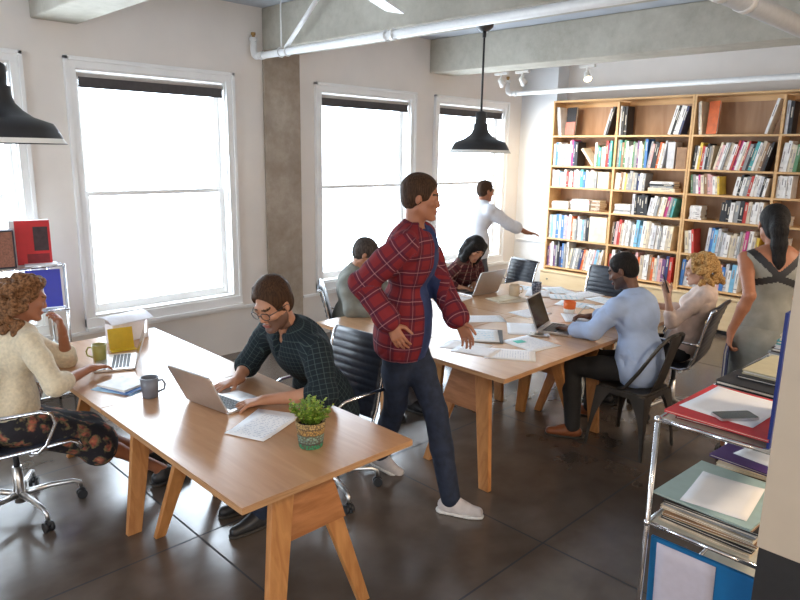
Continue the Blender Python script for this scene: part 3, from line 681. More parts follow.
# cups
def mug(x, y, r, h, mats, label, handle=None, taper=.85, bandm=None, name='mug', z=TZ):
    e = empty(name, (x, y, z), 0, label, 'cup')
    prof = [(.001, 0), (r*taper*.92, 0), (r*taper, .004), (r*.93, h*.5), (r, h), (r-.004, h), (r*.9-.004, h*.5), (r*taper-.005, .008), (.001, .008)]
    MB().lathe(prof, seg=28).build('cup_body', mats, e)
    if handle is not None:
        d = V(math.cos(handle), math.sin(handle), 0); R_ = r*.9
        MB().tube([d*R_*.95+V(0, 0, h*.82), d*(R_+.022)+V(0, 0, h*.84), d*(R_+.034)+V(0, 0, h*.62), d*(R_+.028)+V(0, 0, h*.36), d*R_*.93+V(0, 0, h*.24)], .0055, 8).build('handle', mats, e)
    return e
mug(1.385, 3.215, .046, .105, plain('slate_glaze', (.16, .165, .19), .3, 0, .05), 'tall slate grey mug standing beside the stacked notebooks', rad(-32))
mug(1.425, 3.985, .043, .105, plain('olive_glaze', (.40, .36, .10), .3, 0, .05), 'olive green mug standing beside the yellow note stand', rad(150))
mug(4.885, 3.47, .05, .11, plain('beige_glaze', (.62, .50, .36), .35, 0, .05), 'beige mug standing behind the far silver laptop', rad(-38))
def check_mat():
    m, nt, b = _new('diamond_pattern'); cc = node(nt, 'ShaderNodeTexChecker'); cc.inputs['Scale'].default_value = 55
    nt.links.new(texco(nt, (1, 1, 1), (.6, .5, .78)), cc.inputs['Vector']); cc.inputs[1].default_value = (.04, .05, .09, 1); cc.inputs[2].default_value = (.22, .24, .30, 1); nt.links.new(cc.outputs[0], b.inputs['Base Color']); return m
mug(5.07, 3.36, .045, .125, check_mat(), 'dark patterned paper cup beside the beige mug', None, .72, name='paper_cup')
e = mug(4.72, 2.80, .048, .035, plain('white_glaze', (.82, .8, .76), .3, 0, 0), 'orange cup with white foot near the writing hand', None, .9, name='orange_cup')
MB().lathe([(.044, .034), (.048, .036), (.05, .095), (.046, .095), (.044, .04)], seg=28).build('orange_band', plain('orange_glaze', (.80, .15, .02), .35, 0, .05), e)
# pens, phone
def pen(x, y, z, rz, tilt, label, ch='k', L=.14):
    e = empty('pen', (x, y, z), rz, label, 'pen'); M = Matrix.Rotation(tilt, 4, 'X')
    MB().tube([M @ V(0, 0, 0), M @ V(0, .012, 0)], [.001, .004], 8).build('tip', plain('pen_tip', (.1, .1, .1), .4, .5, 0), e); MB().tube([M @ V(0, .012, 0), M @ V(0, L, 0)], .0042, 8).build('barrel', bmat(ch), e)
def phone(x, y, z, rz, label, rx=0, ry=0):
    e = empty('smartphone', (x, y, z), rz, label, 'phone'); e.rotation_euler = (rx, ry, rz)
    MB().rbox((-.034, -.07, 0), (.034, .07, .0075), .009, seg=4).build('case', plain('phone_case', (.55, .55, .56), .3, .6, 0), e); MB().rbox((-.031, -.067, .0075), (.031, .067, .0083), .007, seg=4).build('screen', plain('phone_screen', (.07, .08, .07), .1, 0, 0, spec=.7), e)
phone(3.93, 2.555, TZ+.003, A(30), 'dark phone lying in front of the dark-screened laptop')
# yellow stand and white file
e = empty('note_stand', (1.625, 4.15, TZ), A(-8), 'yellow angled card stand on the table under the window', 'card stand')
M = Matrix.Rotation(rad(-12), 4, 'X'); YEL = plain('yellow_card', (.70, .46, .02), .5, 0, .06)
MB().box((-.075, -.004, .002), (.075, .004, .135), 0, M).build('front_card', YEL, e); MB().box((-.075, -.06, 0), (.075, -.002, .004)).build('foot', YEL, e)
e = empty('magazine_file', (1.74, 4.33, TZ), A(12), 'white card file with curled paper lid standing on the table under the window', 'file box')
WC = plain('white_card', (.80, .79, .84), .6, 0, .04)
MB().box((-.17, -.05, 0), (.17, -.045, .16)).box((-.17, .05, 0), (.17, .055, .20)).box((-.17, -.045, 0), (-.165, .05, .16)).box((.165, -.045, 0), (.17, .05, .16)).box((-.17, -.05, 0), (.17, .05, .003)).build('file_body', WC, e)
vs = []; fs = []; n = 10
for i in range(n+1):
    t = i/n; y = -.10+.2*t; z = .19+.03*math.sin(t*PI*.9)-.02*(1-t)
    vs += [V(-.20, y, z), V(.19, y, z+.0), V(.19, y, z+.003), V(-.20, y, z+.003)]
for i in range(n):
    for q in range(4): fs.append((i*4+q, i*4+(q+1) % 4, i*4+4+(q+1) % 4, i*4+4+q))
MB().add(vs, fs, 0, True).build('paper_lid', WC, e)
for c_ in e.children: c_.scale = (.78, .8, .82)
# potted plant
e = empty('potted_plant', (1.635, 2.185, TZ), 0, 'small leafy green plant in a woven yellow and green pot', 'potted plant')
def pot_mat():
    m, nt, b = _new('woven_pot'); co = texco(nt); sp = node(nt, 'ShaderNodeSeparateXYZ'); nt.links.new(co, sp.inputs[0])
    h = math_(nt, 'DIVIDE', sp.outputs[2], .12)
    c = ramp(nt, h, [(0, (.02, .28, .12)), (.17, (.02, .28, .12)), (.18, (.05, .07, .07)), (.25, (.20, .30, .24)), (.34, (.05, .10, .10)), (.36, (.24, .36, .28)), (.52, (.10, .10, .05)), (.56, (.50, .29, .08)), (.74, (.54, .33, .10)), (.77, (.10, .07, .04)), (.80, (.52, .36, .14))], 'CONSTANT')
    wv = node(nt, 'ShaderNodeTexVoronoi'); wv.inputs['Scale'].default_value = 130; nt.links.new(co, wv.inputs['Vector'])
    nt.links.new(mixc(nt, ramp(nt, wv.outputs['Distance'], [(.35, (0, 0, 0)), (.6, (.8, .8, .8))]), c, (.09, .06, .04)), b.inputs['Base Color']); bump(nt, b, wv.outputs['Distance'], .8, .004); b.inputs['Roughness'].default_value = .85; return m
prof = [(.001, 0), (.048, 0), (.051, .003)]
for i in range(13): prof.append((.051+.014*i/12+(.0012 if i % 2 else -.0006), .004+.112*i/12))
prof += [(.067, .12), (.062, .12), (.055, .09), (.001, .088)]
MB().lathe(prof, seg=40).build('woven_pot', pot_mat(), e)
MB().lathe([(.057, .100), (.03, .104), (.001, .105)], seg=20).build('soil', plain('soil', (.03, .02, .015), .95, 0, .3, 80), e)
LEAF = plain('leaf_green', (.17, .30, .03), .45, 0, .35, 60); LEAF2 = plain('leaf_light', (.42, .50, .08), .45, 0, .3, 60)
fol = MB(); st = MB()
for k in range(70):
    a = random.uniform(0, 2*PI); rr = .052*math.sqrt(random.random()); b = V(rr*math.cos(a)*.7, rr*math.sin(a)*.7, .103)
    top = V(rr*math.cos(a)*1.7+random.uniform(-.012, .012), rr*math.sin(a)*1.7+random.uniform(-.012, .012), .155+.075*random.random()*(1-(rr/.07)**2))
    mid = b.lerp(top, .5)+V(0, 0, .01); st.tube([b, mid, top], .0012, 5)
    for q in range(9):
        t = .35+.65*q/8; p = (b.lerp(mid, t*2) if t < .5 else mid.lerp(top, t*2-1)); az = random.uniform(0, 2*PI); el = random.uniform(-.2, .9)
        d = V(math.cos(az)*math.cos(el), math.sin(az)*math.cos(el), math.sin(el)); s = d.cross(V(0, 0, 1)).normalized(); u = s.cross(d); L = random.uniform(.011, .018)
        c = p+d*L; w = L*.48
        fol.add([p, p+d*L*.5+s*w+u*.001, c, p+d*L*.5-s*w+u*.001, p+d*L*.5-u*.0025], [(0, 1, 4), (1, 2, 4), (2, 3, 4), (3, 0, 4)], random.choice((0, 0, 1)), True)
st.build('stems', LEAF, e); fol.build('foliage', [LEAF, LEAF2], e)
# ---------------------------------------------------------------- chrome racks
def rack(x0, y1, nb, bw, dp, levels, label, sgn=1, zt=None):
    """posts at x0 + k*bw, y1 and y1-dp; levels list of z; top level first"""
    e = empty('chrome_rack', (x0, y1, 0), 0, label, 'shelf rack')
    for k in range(nb+1):
        for yy in (0, -dp):
            x = sgn*k*bw
            MB().tube([(x, yy, .0), (x, yy, levels[0])], .0095, 10).build('post', CHROME, e)
            for z in levels: MB().ball((x, yy, z), .0145, 12).build('ball_joint', CHROME, e)
    for z in levels:
        for yy in (0, -dp): MB().tube([(0, yy, z), (sgn*nb*bw, yy, z)], .0085, 10).build('rail', CHROME, e)
        for k in range(nb+1): MB().tube([(sgn*k*bw, 0, z), (sgn*k*bw, -dp, z)], .0085, 10).build('rail', CHROME, e)
        a, b = sorted((sgn*.012, sgn*(nb*bw-.012))); MB().box((a, -dp+.012, z-.004), (b, -.012, z+.006)).build('shelf_board', plain('pale_shelf', (.55, .54, .47), .4, 0, .05), e)
    return e
rack(2.205, .925, 3, .75, .45, [1.1, .70, .30], 'chrome tube rack piled with folders beside the beige cabinet')
rack(1.66, 5.58, 1, .80, .37, [1.15, .82, .49, .16], 'chrome tube rack with a blue folder against the window wall', -1)
def block(x, y, z, rz, w, l, t, ch, label, name='folder', cat='folder', group='folders piled on the chrome rack', mat=None):
    o = folder(x, y, rz, w, l, ch, label, z, t, name, cat, group, mat); return z+t+.0006
z = 1.1068
z = block(2.425, .735, z, A(4), .34, .32, .010, 'd', 'dark red folder at the bottom of the pile under the phone', mat=plain('maroon_card', (.16, .02, .025), .6, 0, .1))
z = block(2.44, .745, z, A(1), .35, .31, .012, 's', 'beige folder between the dark red one and the bright red one')
z = block(2.41, .735, z, A(-2), .40, .34, .009, 'r', 'bright red folder on the rack carrying the phone', mat=plain('bright_red_card', (.58, .03, .04), .5, 0, .06))
sheet(2.43, .755, A(-3), .315, .25, 'white sheet lying on the bright red folder', BLANK, z, 'papers on the chrome rack', curl=.003)
phone(2.315, .712, z+.0045, A(-128), 'smartphone lying on the white sheet on the red folder')
z = 1.1068
z = block(2.93, .745, z, A(-4), .44, .33, .022, 'k', 'black folder lying on the rack behind the red folder')
z = block(2.98, .74, z, A(-2), .36, .26, .012, 'k', 'thin black book beneath the cream notebook on the rack', 'book', 'book')
z = block(2.99, .735, z, A(-3), .32, .25, .018, 'c', 'cream ring-bound notebook lying on the rack', 'notebook', 'notebook', mat=plain('cream_card', (.55, .49, .32), .6, 0, .05))
MB_ = MB().tube([(2.90, .64, z+.004), (2.86, .60, z-.006), (2.83, .59, z-.016), (2.80, .60, z-.02)], .003, 6)
o = MB_.build('ribbon', BLANK); tag(o, 'white ribbon hanging from the cream notebook on the rack', 'ribbon')
z = 1.1068
for k, (ch, w, l, t) in enumerate([('g', .30, .31, .03), ('d', .28, .30, .022), ('p', .30, .28, .016), ('t', .26, .29, .02), ('c', .25, .28, .03), ('f', .27, .27, .008)]):
    z = block(3.42, .735, z, A(3*k-8), w, l, t, ch, '%s book, %s from the bottom of the second pile on the rack' % (BC[ch][0], ORD[k]), 'book', 'book', 'books piled on the chrome rack')
z = 1.1068
for k, (ch, w, l, t) in enumerate([('w', .24, .30, .05), ('w', .22, .28, .045), ('d', .25, .29, .02), ('w', .23, .30, .05), ('k', .24, .28, .018), ('w', .25, .30, .045)]):
    z = block(3.88, .735, z, A(5*k-12), w, l, t, ch, '%s book, %s from the bottom of the farthest pile on the rack' % (BC[ch][0], ORD[k]), 'book', 'book', 'books piled on the chrome rack')
z = .7068
lst = [('s', 'tan'), ('k', 'black'), ('c', 'cream'), ('f', 'brown'), ('s', 'beige'), ('g', 'grey'), ('k', 'black'), ('f', 'dark brown')]
for k, (ch, cn) in enumerate(lst):
    z = block(2.405+.006*(k % 3), .735, z, A((k*37 % 7)-3), .34, .32-.008*(k % 2), [.010, .012, .01, .012, .014, .02, .009, .014][k], ch, '%s folder, %s from the bottom of the pile under the teal board' % (cn, ORD[k]))
z = block(2.405, .745, z, A(-3), .385, .335, .008, 't', 'pale teal board topping the pile on the middle shelf', mat=plain('pale_teal_card', (.36, .50, .50), .5, 0, .05))
sheet(2.375, .735, A(-84), .215, .28, 'creased white sheet lying on the pale teal board', BLANK, z, 'papers on the chrome rack', curl=.003)
z = .7068
for k, ch in enumerate('gkdc'): z = block(2.96, .74, z, A(3*k-5), .42, .33, .016, ch, '%s folder, %s from the bottom of the pile under the purple folder' % (BC[ch][0], ORD[k]))
z = block(2.98, .745, z, A(-5), .44, .34, .012, 'v', 'purple folder on the middle shelf of the rack', mat=plain('purple_card', (.07, .03, .17), .5, 0, .06))
sheet(2.98, .735, A(-10), .30, .21, 'white sheet lying on the purple folder', BLANK, z, 'papers on the chrome rack')
# upright blue folder with a sheet clipped on, on the low shelf, and the blue board against the cabinet
o = folder(0, 0, 0, .32, .36, 'b', 'bright blue board standing upright on the low shelf of the rack', 0, .012, mat=plain('bright_blue_card', (.01, .17, .45), .4, 0, .05)); o.rotation_euler = (0, rad(-90-4), 0); o.location = (2.262, .74, .475); 
# stands with its short side vertical
o2 = sheet(0, 0, 0, .30, .21, 'white lavender-tinted sheet fixed on the blue board', plain('lavender_paper', (.62, .60, .72), .7, 0, .04), 0, 'papers on the chrome rack'); o2.rotation_euler = (0, rad(-90-4), 0); o2.location = (2.248, .79, .470)
o = folder(0, 0, 0, .44, .010, 'b', 'tall thin dark blue board standing against the beige cabinet', 0, .3, mat=plain('dark_blue_card', (.01, .03, .22), .4, 0, .05)); o.rotation_euler = (0, rad(90), 0); o.location = (2.0, .555, 1.1068+.235)
o.rotation_euler = (0, rad(90), 0); o.location = (2.21, .572, 1.328)
# beige cabinet on dark base
e = empty('cabinet', (1.92, .165, 0), 0, 'beige cabinet on a black base at the picture edge', 'cabinet')
MB().box((0, -.75, .93), (.27, .325, 1.80)).build('cabinet_body', plain('beige_panel', (.46, .39, .31), .6, 0, .04, 6), e, bevel=.002)
MB().box((.01, -.75, 0), (.26, .322, .929)).build('cabinet_base', plain('black_panel', (.018, .018, .02), .5, 0, .1), e, bevel=.002)
# things on the left rack
zt = 1.1568
e = empty('binder_box', (1.50, 5.38, zt), A(-14), 'red and white file box with dark panels on top of the left rack', 'file box')
RED = plain('box_red', (.60, .015, .02), .5, 0, .05); 
MB().box((-.13, -.05, 0), (.13, .05, .32)).build('box_body', plain('box_white', (.75, .73, .74), .6, 0, .04), e, bevel=.002)
MB().box((-.095, -.054, 0), (.131, -.0505, .321)).build('red_face', RED, e); MB().box((.02, -.0565, .10), (.115, -.0545, .275)).build('dark_panel', plain('box_dark', (.05, .025, .03), .6, 0, .3), e); MB().box((-.03, -.0565, .012), (.115, -.0545, .078)).build('maroon_panel', plain('box_maroon', (.22, .01, .015), .6, 0, .1), e)
e = empty('speaker', (1.22, 5.26, zt), A(-10), 'small speaker with brown mesh front on top of the left rack', 'speaker')
MB().box((-.14, 0, 0), (.14, .12, .27)).build('speaker_body', plain('speaker_black', (.02, .015, .03), .5, 0, .1), e, bevel=.004); MB().box((-.128, -.004, .012), (.128, -.0005, .258)).build('speaker_grille', plain('brown_mesh', (.28, .12, .08), .8, 0, .45, 160), e)
sheet(1.53, 5.29, A(-15), .21, .16, 'small stack of leaflets lying in front of the red file box', BLANK, zt, 'papers on the left rack', t=.008)
o = folder(0, 0, 0, .28, .23, 'b', 'deep blue folder leaning on the middle shelf of the left rack', 0, .015, mat=plain('deep_blue_card', (.01, .02, .40), .35, 0, .05)); o.rotation_euler = (rad(80), 0, 0)
o.rotation_euler = (0, rad(-78), rad(75)); o.location = (1.545, 5.32, .97)
# grey-black carton by the far corner
e = empty('paper_box', (5.56, 4.60, 0), A(-20), 'white box with a magenta stripe standing behind the dark haired woman', 'box')
MB().box((-.1, -.15, 0), (.1, .15, .82)).build('box_body', WC, e, bevel=.004); MB().box((-.09, -.153, .70), (.09, -.1505, .73)).build('stripe', bmat('m'), e)
# ---------------------------------------------------------------- people: smooth-blended bodies meshed from a distance field
def A_(v): return np.array(v, dtype=np.float32)
class Field:
    def __init__(s): s.p = []; s.warp = None
    def cone(s, a, b, ra, rb, k=.012, sub=False, flat=None):
        s.p.append(('c', A_(a), A_(b), ra, rb, k, sub, flat)); return s
    def chain(s, pts, rs, k=.012):
        for i in range(len(pts)-1): s.cone(pts[i], pts[i+1], rs[i], rs[i+1], k)
        return s
    def ell(s, c, r, M=None, k=.012, sub=False):
        s.p.append(('e', A_(c), A_(r), None if M is None else np.array(M, dtype=np.float32), 0, k, sub, None)); return s
    def cut(s, pt, nrm):  # remove the side the normal points to
        s.p.append(('h', A_(pt), A_(nrm)/np.linalg.norm(nrm), 0, 0, 0, True, None)); return s
    def bounds(s):
        lo = []; hi = []
        for q in s.p:
            if q[6]: continue
            if q[0] == 'c':
                r = max(q[3], q[4]); lo.append(np.minimum(q[1], q[2])-r); hi.append(np.maximum(q[1], q[2])+r)
            else: r = q[2].max(); lo.append(q[1]-r); hi.append(q[1]+r)
        return np.min(lo, 0)-.02, np.max(hi, 0)+.02
    def mesh(s, h):
        lo, hi = s.bounds(); n = np.ceil((hi-lo)/h).astype(int)+2
        ax = [lo[i]+h*np.arange(n[i], dtype=np.float32) for i in range(3)]
        D = np.full(n, .08, np.float32)
        for q in s.p:
            k = q[5]
            if q[0] == 'c': r = max(q[3], q[4]); l = np.minimum(q[1], q[2])-r; u = np.maximum(q[1], q[2])+r
            elif q[0] == 'e': r = q[2].max(); l = q[1]-r; u = q[1]+r
            else: l = lo; u = hi
            l = l-k-2.5*h; u = u+k+2.5*h
            i0 = np.clip(((l-lo)/h).astype(int), 0, n); i1 = np.clip(((u-lo)/h).astype(int)+2, 0, n)
            if (i1 <= i0).any(): continue
            sl = tuple(slice(a, b) for a, b in zip(i0, i1))
            X = ax[0][sl[0]][:, None, None]; Y = ax[1][sl[1]][None, :, None]; Z = ax[2][sl[2]][None, None, :]
            if q[0] == 'c':
                a, b = q[1], q[2]; ab = b-a; L2 = float(ab@ab)+1e-12
                t = np.clip(((X-a[0])*ab[0]+(Y-a[1])*ab[1]+(Z-a[2])*ab[2])/L2, 0, 1)
                dx = X-a[0]-t*ab[0]; dy = Y-a[1]-t*ab[1]; dz = Z-a[2]-t*ab[2]
                if q[7] is not None:  # flattened along an axis: (dir, factor>1)
                    fd, fk = q[7]; fd = A_(fd); dd = dx*fd[0]+dy*fd[1]+dz*fd[2]
                    d = np.sqrt(dx*dx+dy*dy+dz*dz+(fk*fk-1)*dd*dd)-(q[3]+(q[4]-q[3])*t)
                    d = d*(.75)
                else: d = np.sqrt(dx*dx+dy*dy+dz*dz)-(q[3]+(q[4]-q[3])*t)
            elif q[0] == 'e':
                dx = X-q[1][0]; dy = Y-q[1][1]; dz = Z-q[1][2]; R = q[2]
                if q[3] is not None:
                    M = q[3]; dx, dy, dz = (dx*M[i][0]+dy*M[i][1]+dz*M[i][2] for i in range(3))
                k0 = np.sqrt((dx/R[0])**2+(dy/R[1])**2+(dz/R[2])**2); k1 = np.sqrt((dx/R[0]**2)**2+(dy/R[1]**2)**2+(dz/R[2]**2)**2)+1e-6
                d = k0*(k0-1)/k1
            else: d = (X-q[1][0])*q[2][0]+(Y-q[1][1])*q[2][1]+(Z-q[1][2])*q[2][2]
            o = D[sl]
            if q[6]:
                d = -d
                if q[0] == 'h': D[sl] = np.maximum(o, -d); continue
                kk = max(k, 1e-4); hh = np.clip(.5-.5*(o-d)/kk, 0, 1); D[sl] = o*(1-hh)+d*hh+kk*hh*(1-hh)
            else:
                kk = max(k, 1e-4); hh = np.clip(.5+.5*(o-d)/kk, 0, 1); D[sl] = o*(1-hh)+d*hh-kk*hh*(1-hh)
        if s.warp is not None:
            D += s.warp(ax[0][:, None, None], ax[1][None, :, None], ax[2][None, None, :])
        D[[0, -1]] = .05; D[:, [0, -1]] = .05; D[:, :, [0, -1]] = .05
        return surfnet(D, lo, h)
def surfnet(D, lo, h):
    S = D < 0; nx, ny, nz = D.shape
    cnt = np.zeros((nx-1, ny-1, nz-1), np.int8)
    offs = [(i, j, k) for i in (0, 1) for j in (0, 1) for k in (0, 1)]
    for o in offs: cnt += S[o[0]:nx-1+o[0], o[1]:ny-1+o[1], o[2]:nz-1+o[2]]
    act = (cnt > 0) & (cnt < 8); idx = np.argwhere(act)
    P = np.zeros((len(idx), 3), np.float32); C = np.zeros(len(idx), np.float32)
    val = {o: D[idx[:, 0]+o[0], idx[:, 1]+o[1], idx[:, 2]+o[2]] for o in offs}
    for a in offs:
        for axis in range(3):
            if a[axis]: continue
            b = list(a); b[axis] = 1; b = tuple(b); va, vb = val[a], val[b]; m = (va < 0) != (vb < 0)
            t = np.where(m, va/np.where(m, va-vb, 1), 0)
            for c in range(3): P[:, c] += np.where(m, a[c]+(t if c == axis else 0), 0)
            C += m
    P = P/C[:, None]; P = (P+idx)*h+lo
    ids = np.full(act.shape, -1, np.int32); ids[act] = np.arange(len(idx)); quads = []
    for axis in range(3):
        sl0 = [slice(None)]*3; sl1 = [slice(None)]*3; sl0[axis] = slice(0, -1); sl1[axis] = slice(1, None)
        a = S[tuple(sl0)]; b = S[tuple(sl1)]; e = np.argwhere(a != b); sg = a[tuple(e.T)]
        u, v = [(1, 2), (2, 0), (0, 1)][axis]
        def cell(du, dv):
            q = e.copy(); q[:, u] -= du; q[:, v] -= dv; return ids[tuple(q.T)]
        q = np.stack([cell(1, 1), cell(0, 1), cell(0, 0), cell(1, 0)], 1)
        q = np.where(sg[:, None], q, q[:, ::-1]); quads.append(q)
    return P, np.concatenate(quads)
def put(name, F, h, mats, parent, base, zone=None, smooth_it=1, uvs=None):
    P, Q = F.mesh(h)
    # light smoothing
    for _ in range(smooth_it):
        acc = np.zeros_like(P); c = np.zeros(len(P), np.float32)
        for a, b in ((0, 1), (1, 2), (2, 3), (3, 0)):
            np.add.at(acc, Q[:, a], P[Q[:, b]]); np.add.at(c, Q[:, a], 1); np.add.at(acc, Q[:, b], P[Q[:, a]]); np.add.at(c, Q[:, b], 1)
        P = .5*P+.5*acc/c[:, None]
    me = bpy.data.meshes.new(name); me.vertices.add(len(P)); me.vertices.foreach_set('co', (P-A_(base)).ravel())
    me.loops.add(len(Q)*4); me.loops.foreach_set('vertex_index', Q.ravel()); me.polygons.add(len(Q)); me.polygons.foreach_set('loop_start', np.arange(0, len(Q)*4, 4, dtype=np.int32))
    me.polygons.foreach_set('use_smooth', np.ones(len(Q), bool))
    for m in mats: me.materials.append(m)
    if zone is not None: me.polygons.foreach_set('material_index', zone(P[Q].mean(1)).astype(np.int32))
    if uvs:
        best = np.full(len(P), 1e9, np.float32); U = np.zeros((len(P), 2), np.float32)
        for a, b, r, e1, vo in uvs:
            a = A_(a); ab = A_(b)-a; L = np.linalg.norm(ab); t = ab/L; e1 = A_(e1)-t*(t@A_(e1)); e1 /= np.linalg.norm(e1); e2 = np.cross(t, e1)
            q = P-a; w_ = q@t; wc = np.clip(w_, 0, L); dd = np.linalg.norm(q-wc[:, None]*t, axis=1)/r; m = dd < best
            U[m, 0] = (np.arctan2(q@e2, q@e1)*r)[m]; U[m, 1] = (w_+vo)[m]; best = np.where(m, dd, best)
        lay = me.uv_layers.new(name='UVMap'); lay.data.foreach_set('uv', U[Q.ravel()].ravel())
    me.update(calc_edges=True); o = bpy.data.objects.new(name, me); COL.objects.link(o); o.parent = parent; return o
def folds(amp, seed, sc=1.0):
    r = np.random.RandomState(seed); ds = r.normal(size=(5, 3)); ds /= np.linalg.norm(ds, axis=1)[:, None]; fr = r.uniform(28, 70, 5)*sc; ph = r.uniform(0, 6, 5)
    def w(X, Y, Z):
        s = 0
        for d, f, p in zip(ds, fr, ph):
            u = X*d[0]+Y*d[1]+Z*d[2]; v = X*d[1]-Y*d[2]+Z*d[0]
            s = s+1-2.2*np.abs(np.sin(u*f*.42+p+1.6*np.sin(v*f*.30+p)))**.7
        return (amp*np.tanh(s*.55)).astype(np.float32)
    return w
def unit(v): v = np.array(v, float); return v/np.linalg.norm(v)
def ik(a, c, l1, l2, pole):
    a = np.array(a, float); c = np.array(c, float); d = c-a; L = np.linalg.norm(d); Lm = (l1+l2)*.995
    if L > Lm: s = L/Lm; l1 *= s; l2 *= s
    u = d/L; x = (L*L+l1*l1-l2*l2)/(2*L); h = math.sqrt(max(0, l1*l1-x*x)); p = np.array(pole, float); p -= u*(p@u); p = unit(p); return a+u*x+p*h
def hand(F, w, d, n, side, curl, spread=6, sc=1.0, thumb=1.0):
    """w wrist, d forward, n back-of-hand normal, side +1: thumb towards +cross(d,n)"""
    w = np.array(w, float); d = unit(d); n = np.array(n, float); n = unit(n-d*(n@d)); s = np.cross(d, n)*side
    r_ = .0086*sc
    for q in (-.026, -.009, .009, .026): F.cone(w+d*.012*sc+s*q*.55*sc, w+d*.082*sc+s*q*sc, .0135*sc, .0115*sc, .010)
    F.cone(w-d*.03, w+d*.02, .024*sc, .024*sc, .012, flat=(n, 1.25))
    for i, (q, L, off) in enumerate(((.028, .072, .084), (.0095, .080, .088), (-.0095, .074, .085), (-.028, .058, .078))):
        cu = curl[i] if isinstance(curl, (list, tuple)) else curl
        a = rad(spread)*(1.5-i); dd = unit(d*math.cos(a)+s*math.sin(a)); p = w+d*off*sc+s*q*sc; r = r_
        for j, (fr, kk) in enumerate(((.45, .7), (.31, 1.0), (.24, .8))):
            an = sum(rad(cu)*x for x in (.7, 1.0, .8)[:j+1]); e = unit(dd*math.cos(an)-n*math.sin(an)); p2 = p+e*L*fr*sc
            F.cone(p, p2, r, r*.92, .0022); p = p2; r *= .92
    p = w+d*.022*sc+s*.022*sc; e = unit(d*.62+s*.70-n*.30*thumb); p2 = p+e*.045*sc; F.cone(p, p2, .0135*sc, .0105*sc, .006)
    e = unit(d*.92+s*.30-n*.25*thumb); F.cone(p2, p2+e*.030*sc, .0104*sc, .0088*sc, .003); F.cone(p2+e*.03*sc, p2+e*.05*sc, .009*sc, .0076*sc, .003)
def frame(fwd, up):
    y = unit(fwd); up = np.array(up, float); z = unit(up-y*(up@y)); x = np.cross(y, z); return x, y, z
def face_zone(Hc, fr, s, beard=False, brow=True, lipst=False):
    x, y, z = fr
    def zone(P):
        q = (P-Hc)/s; u = q@x; v = q@y; w = q@z; m = np.zeros(len(P), int)
        near = (v > .035) & (np.abs(w) < .14)
        if beard: m[(v > -.01) & (w < -.035-.25*np.maximum(0, np.abs(u)-.03)*0) & (w > -.135) & (np.abs(u) < .085) & ~((w > -.052) & (v > .07) & (np.abs(u) < .018))] = 1
        m[near & (np.abs(u) < .020) & (w < -.055) & (w > -.072) & (v > .088)] = 2
        if brow: m[near & (np.abs(u) > .012) & (np.abs(u) < .05) & (w > .026) & (w < .037) & (v > .06)] = 3
        return m
    return zone
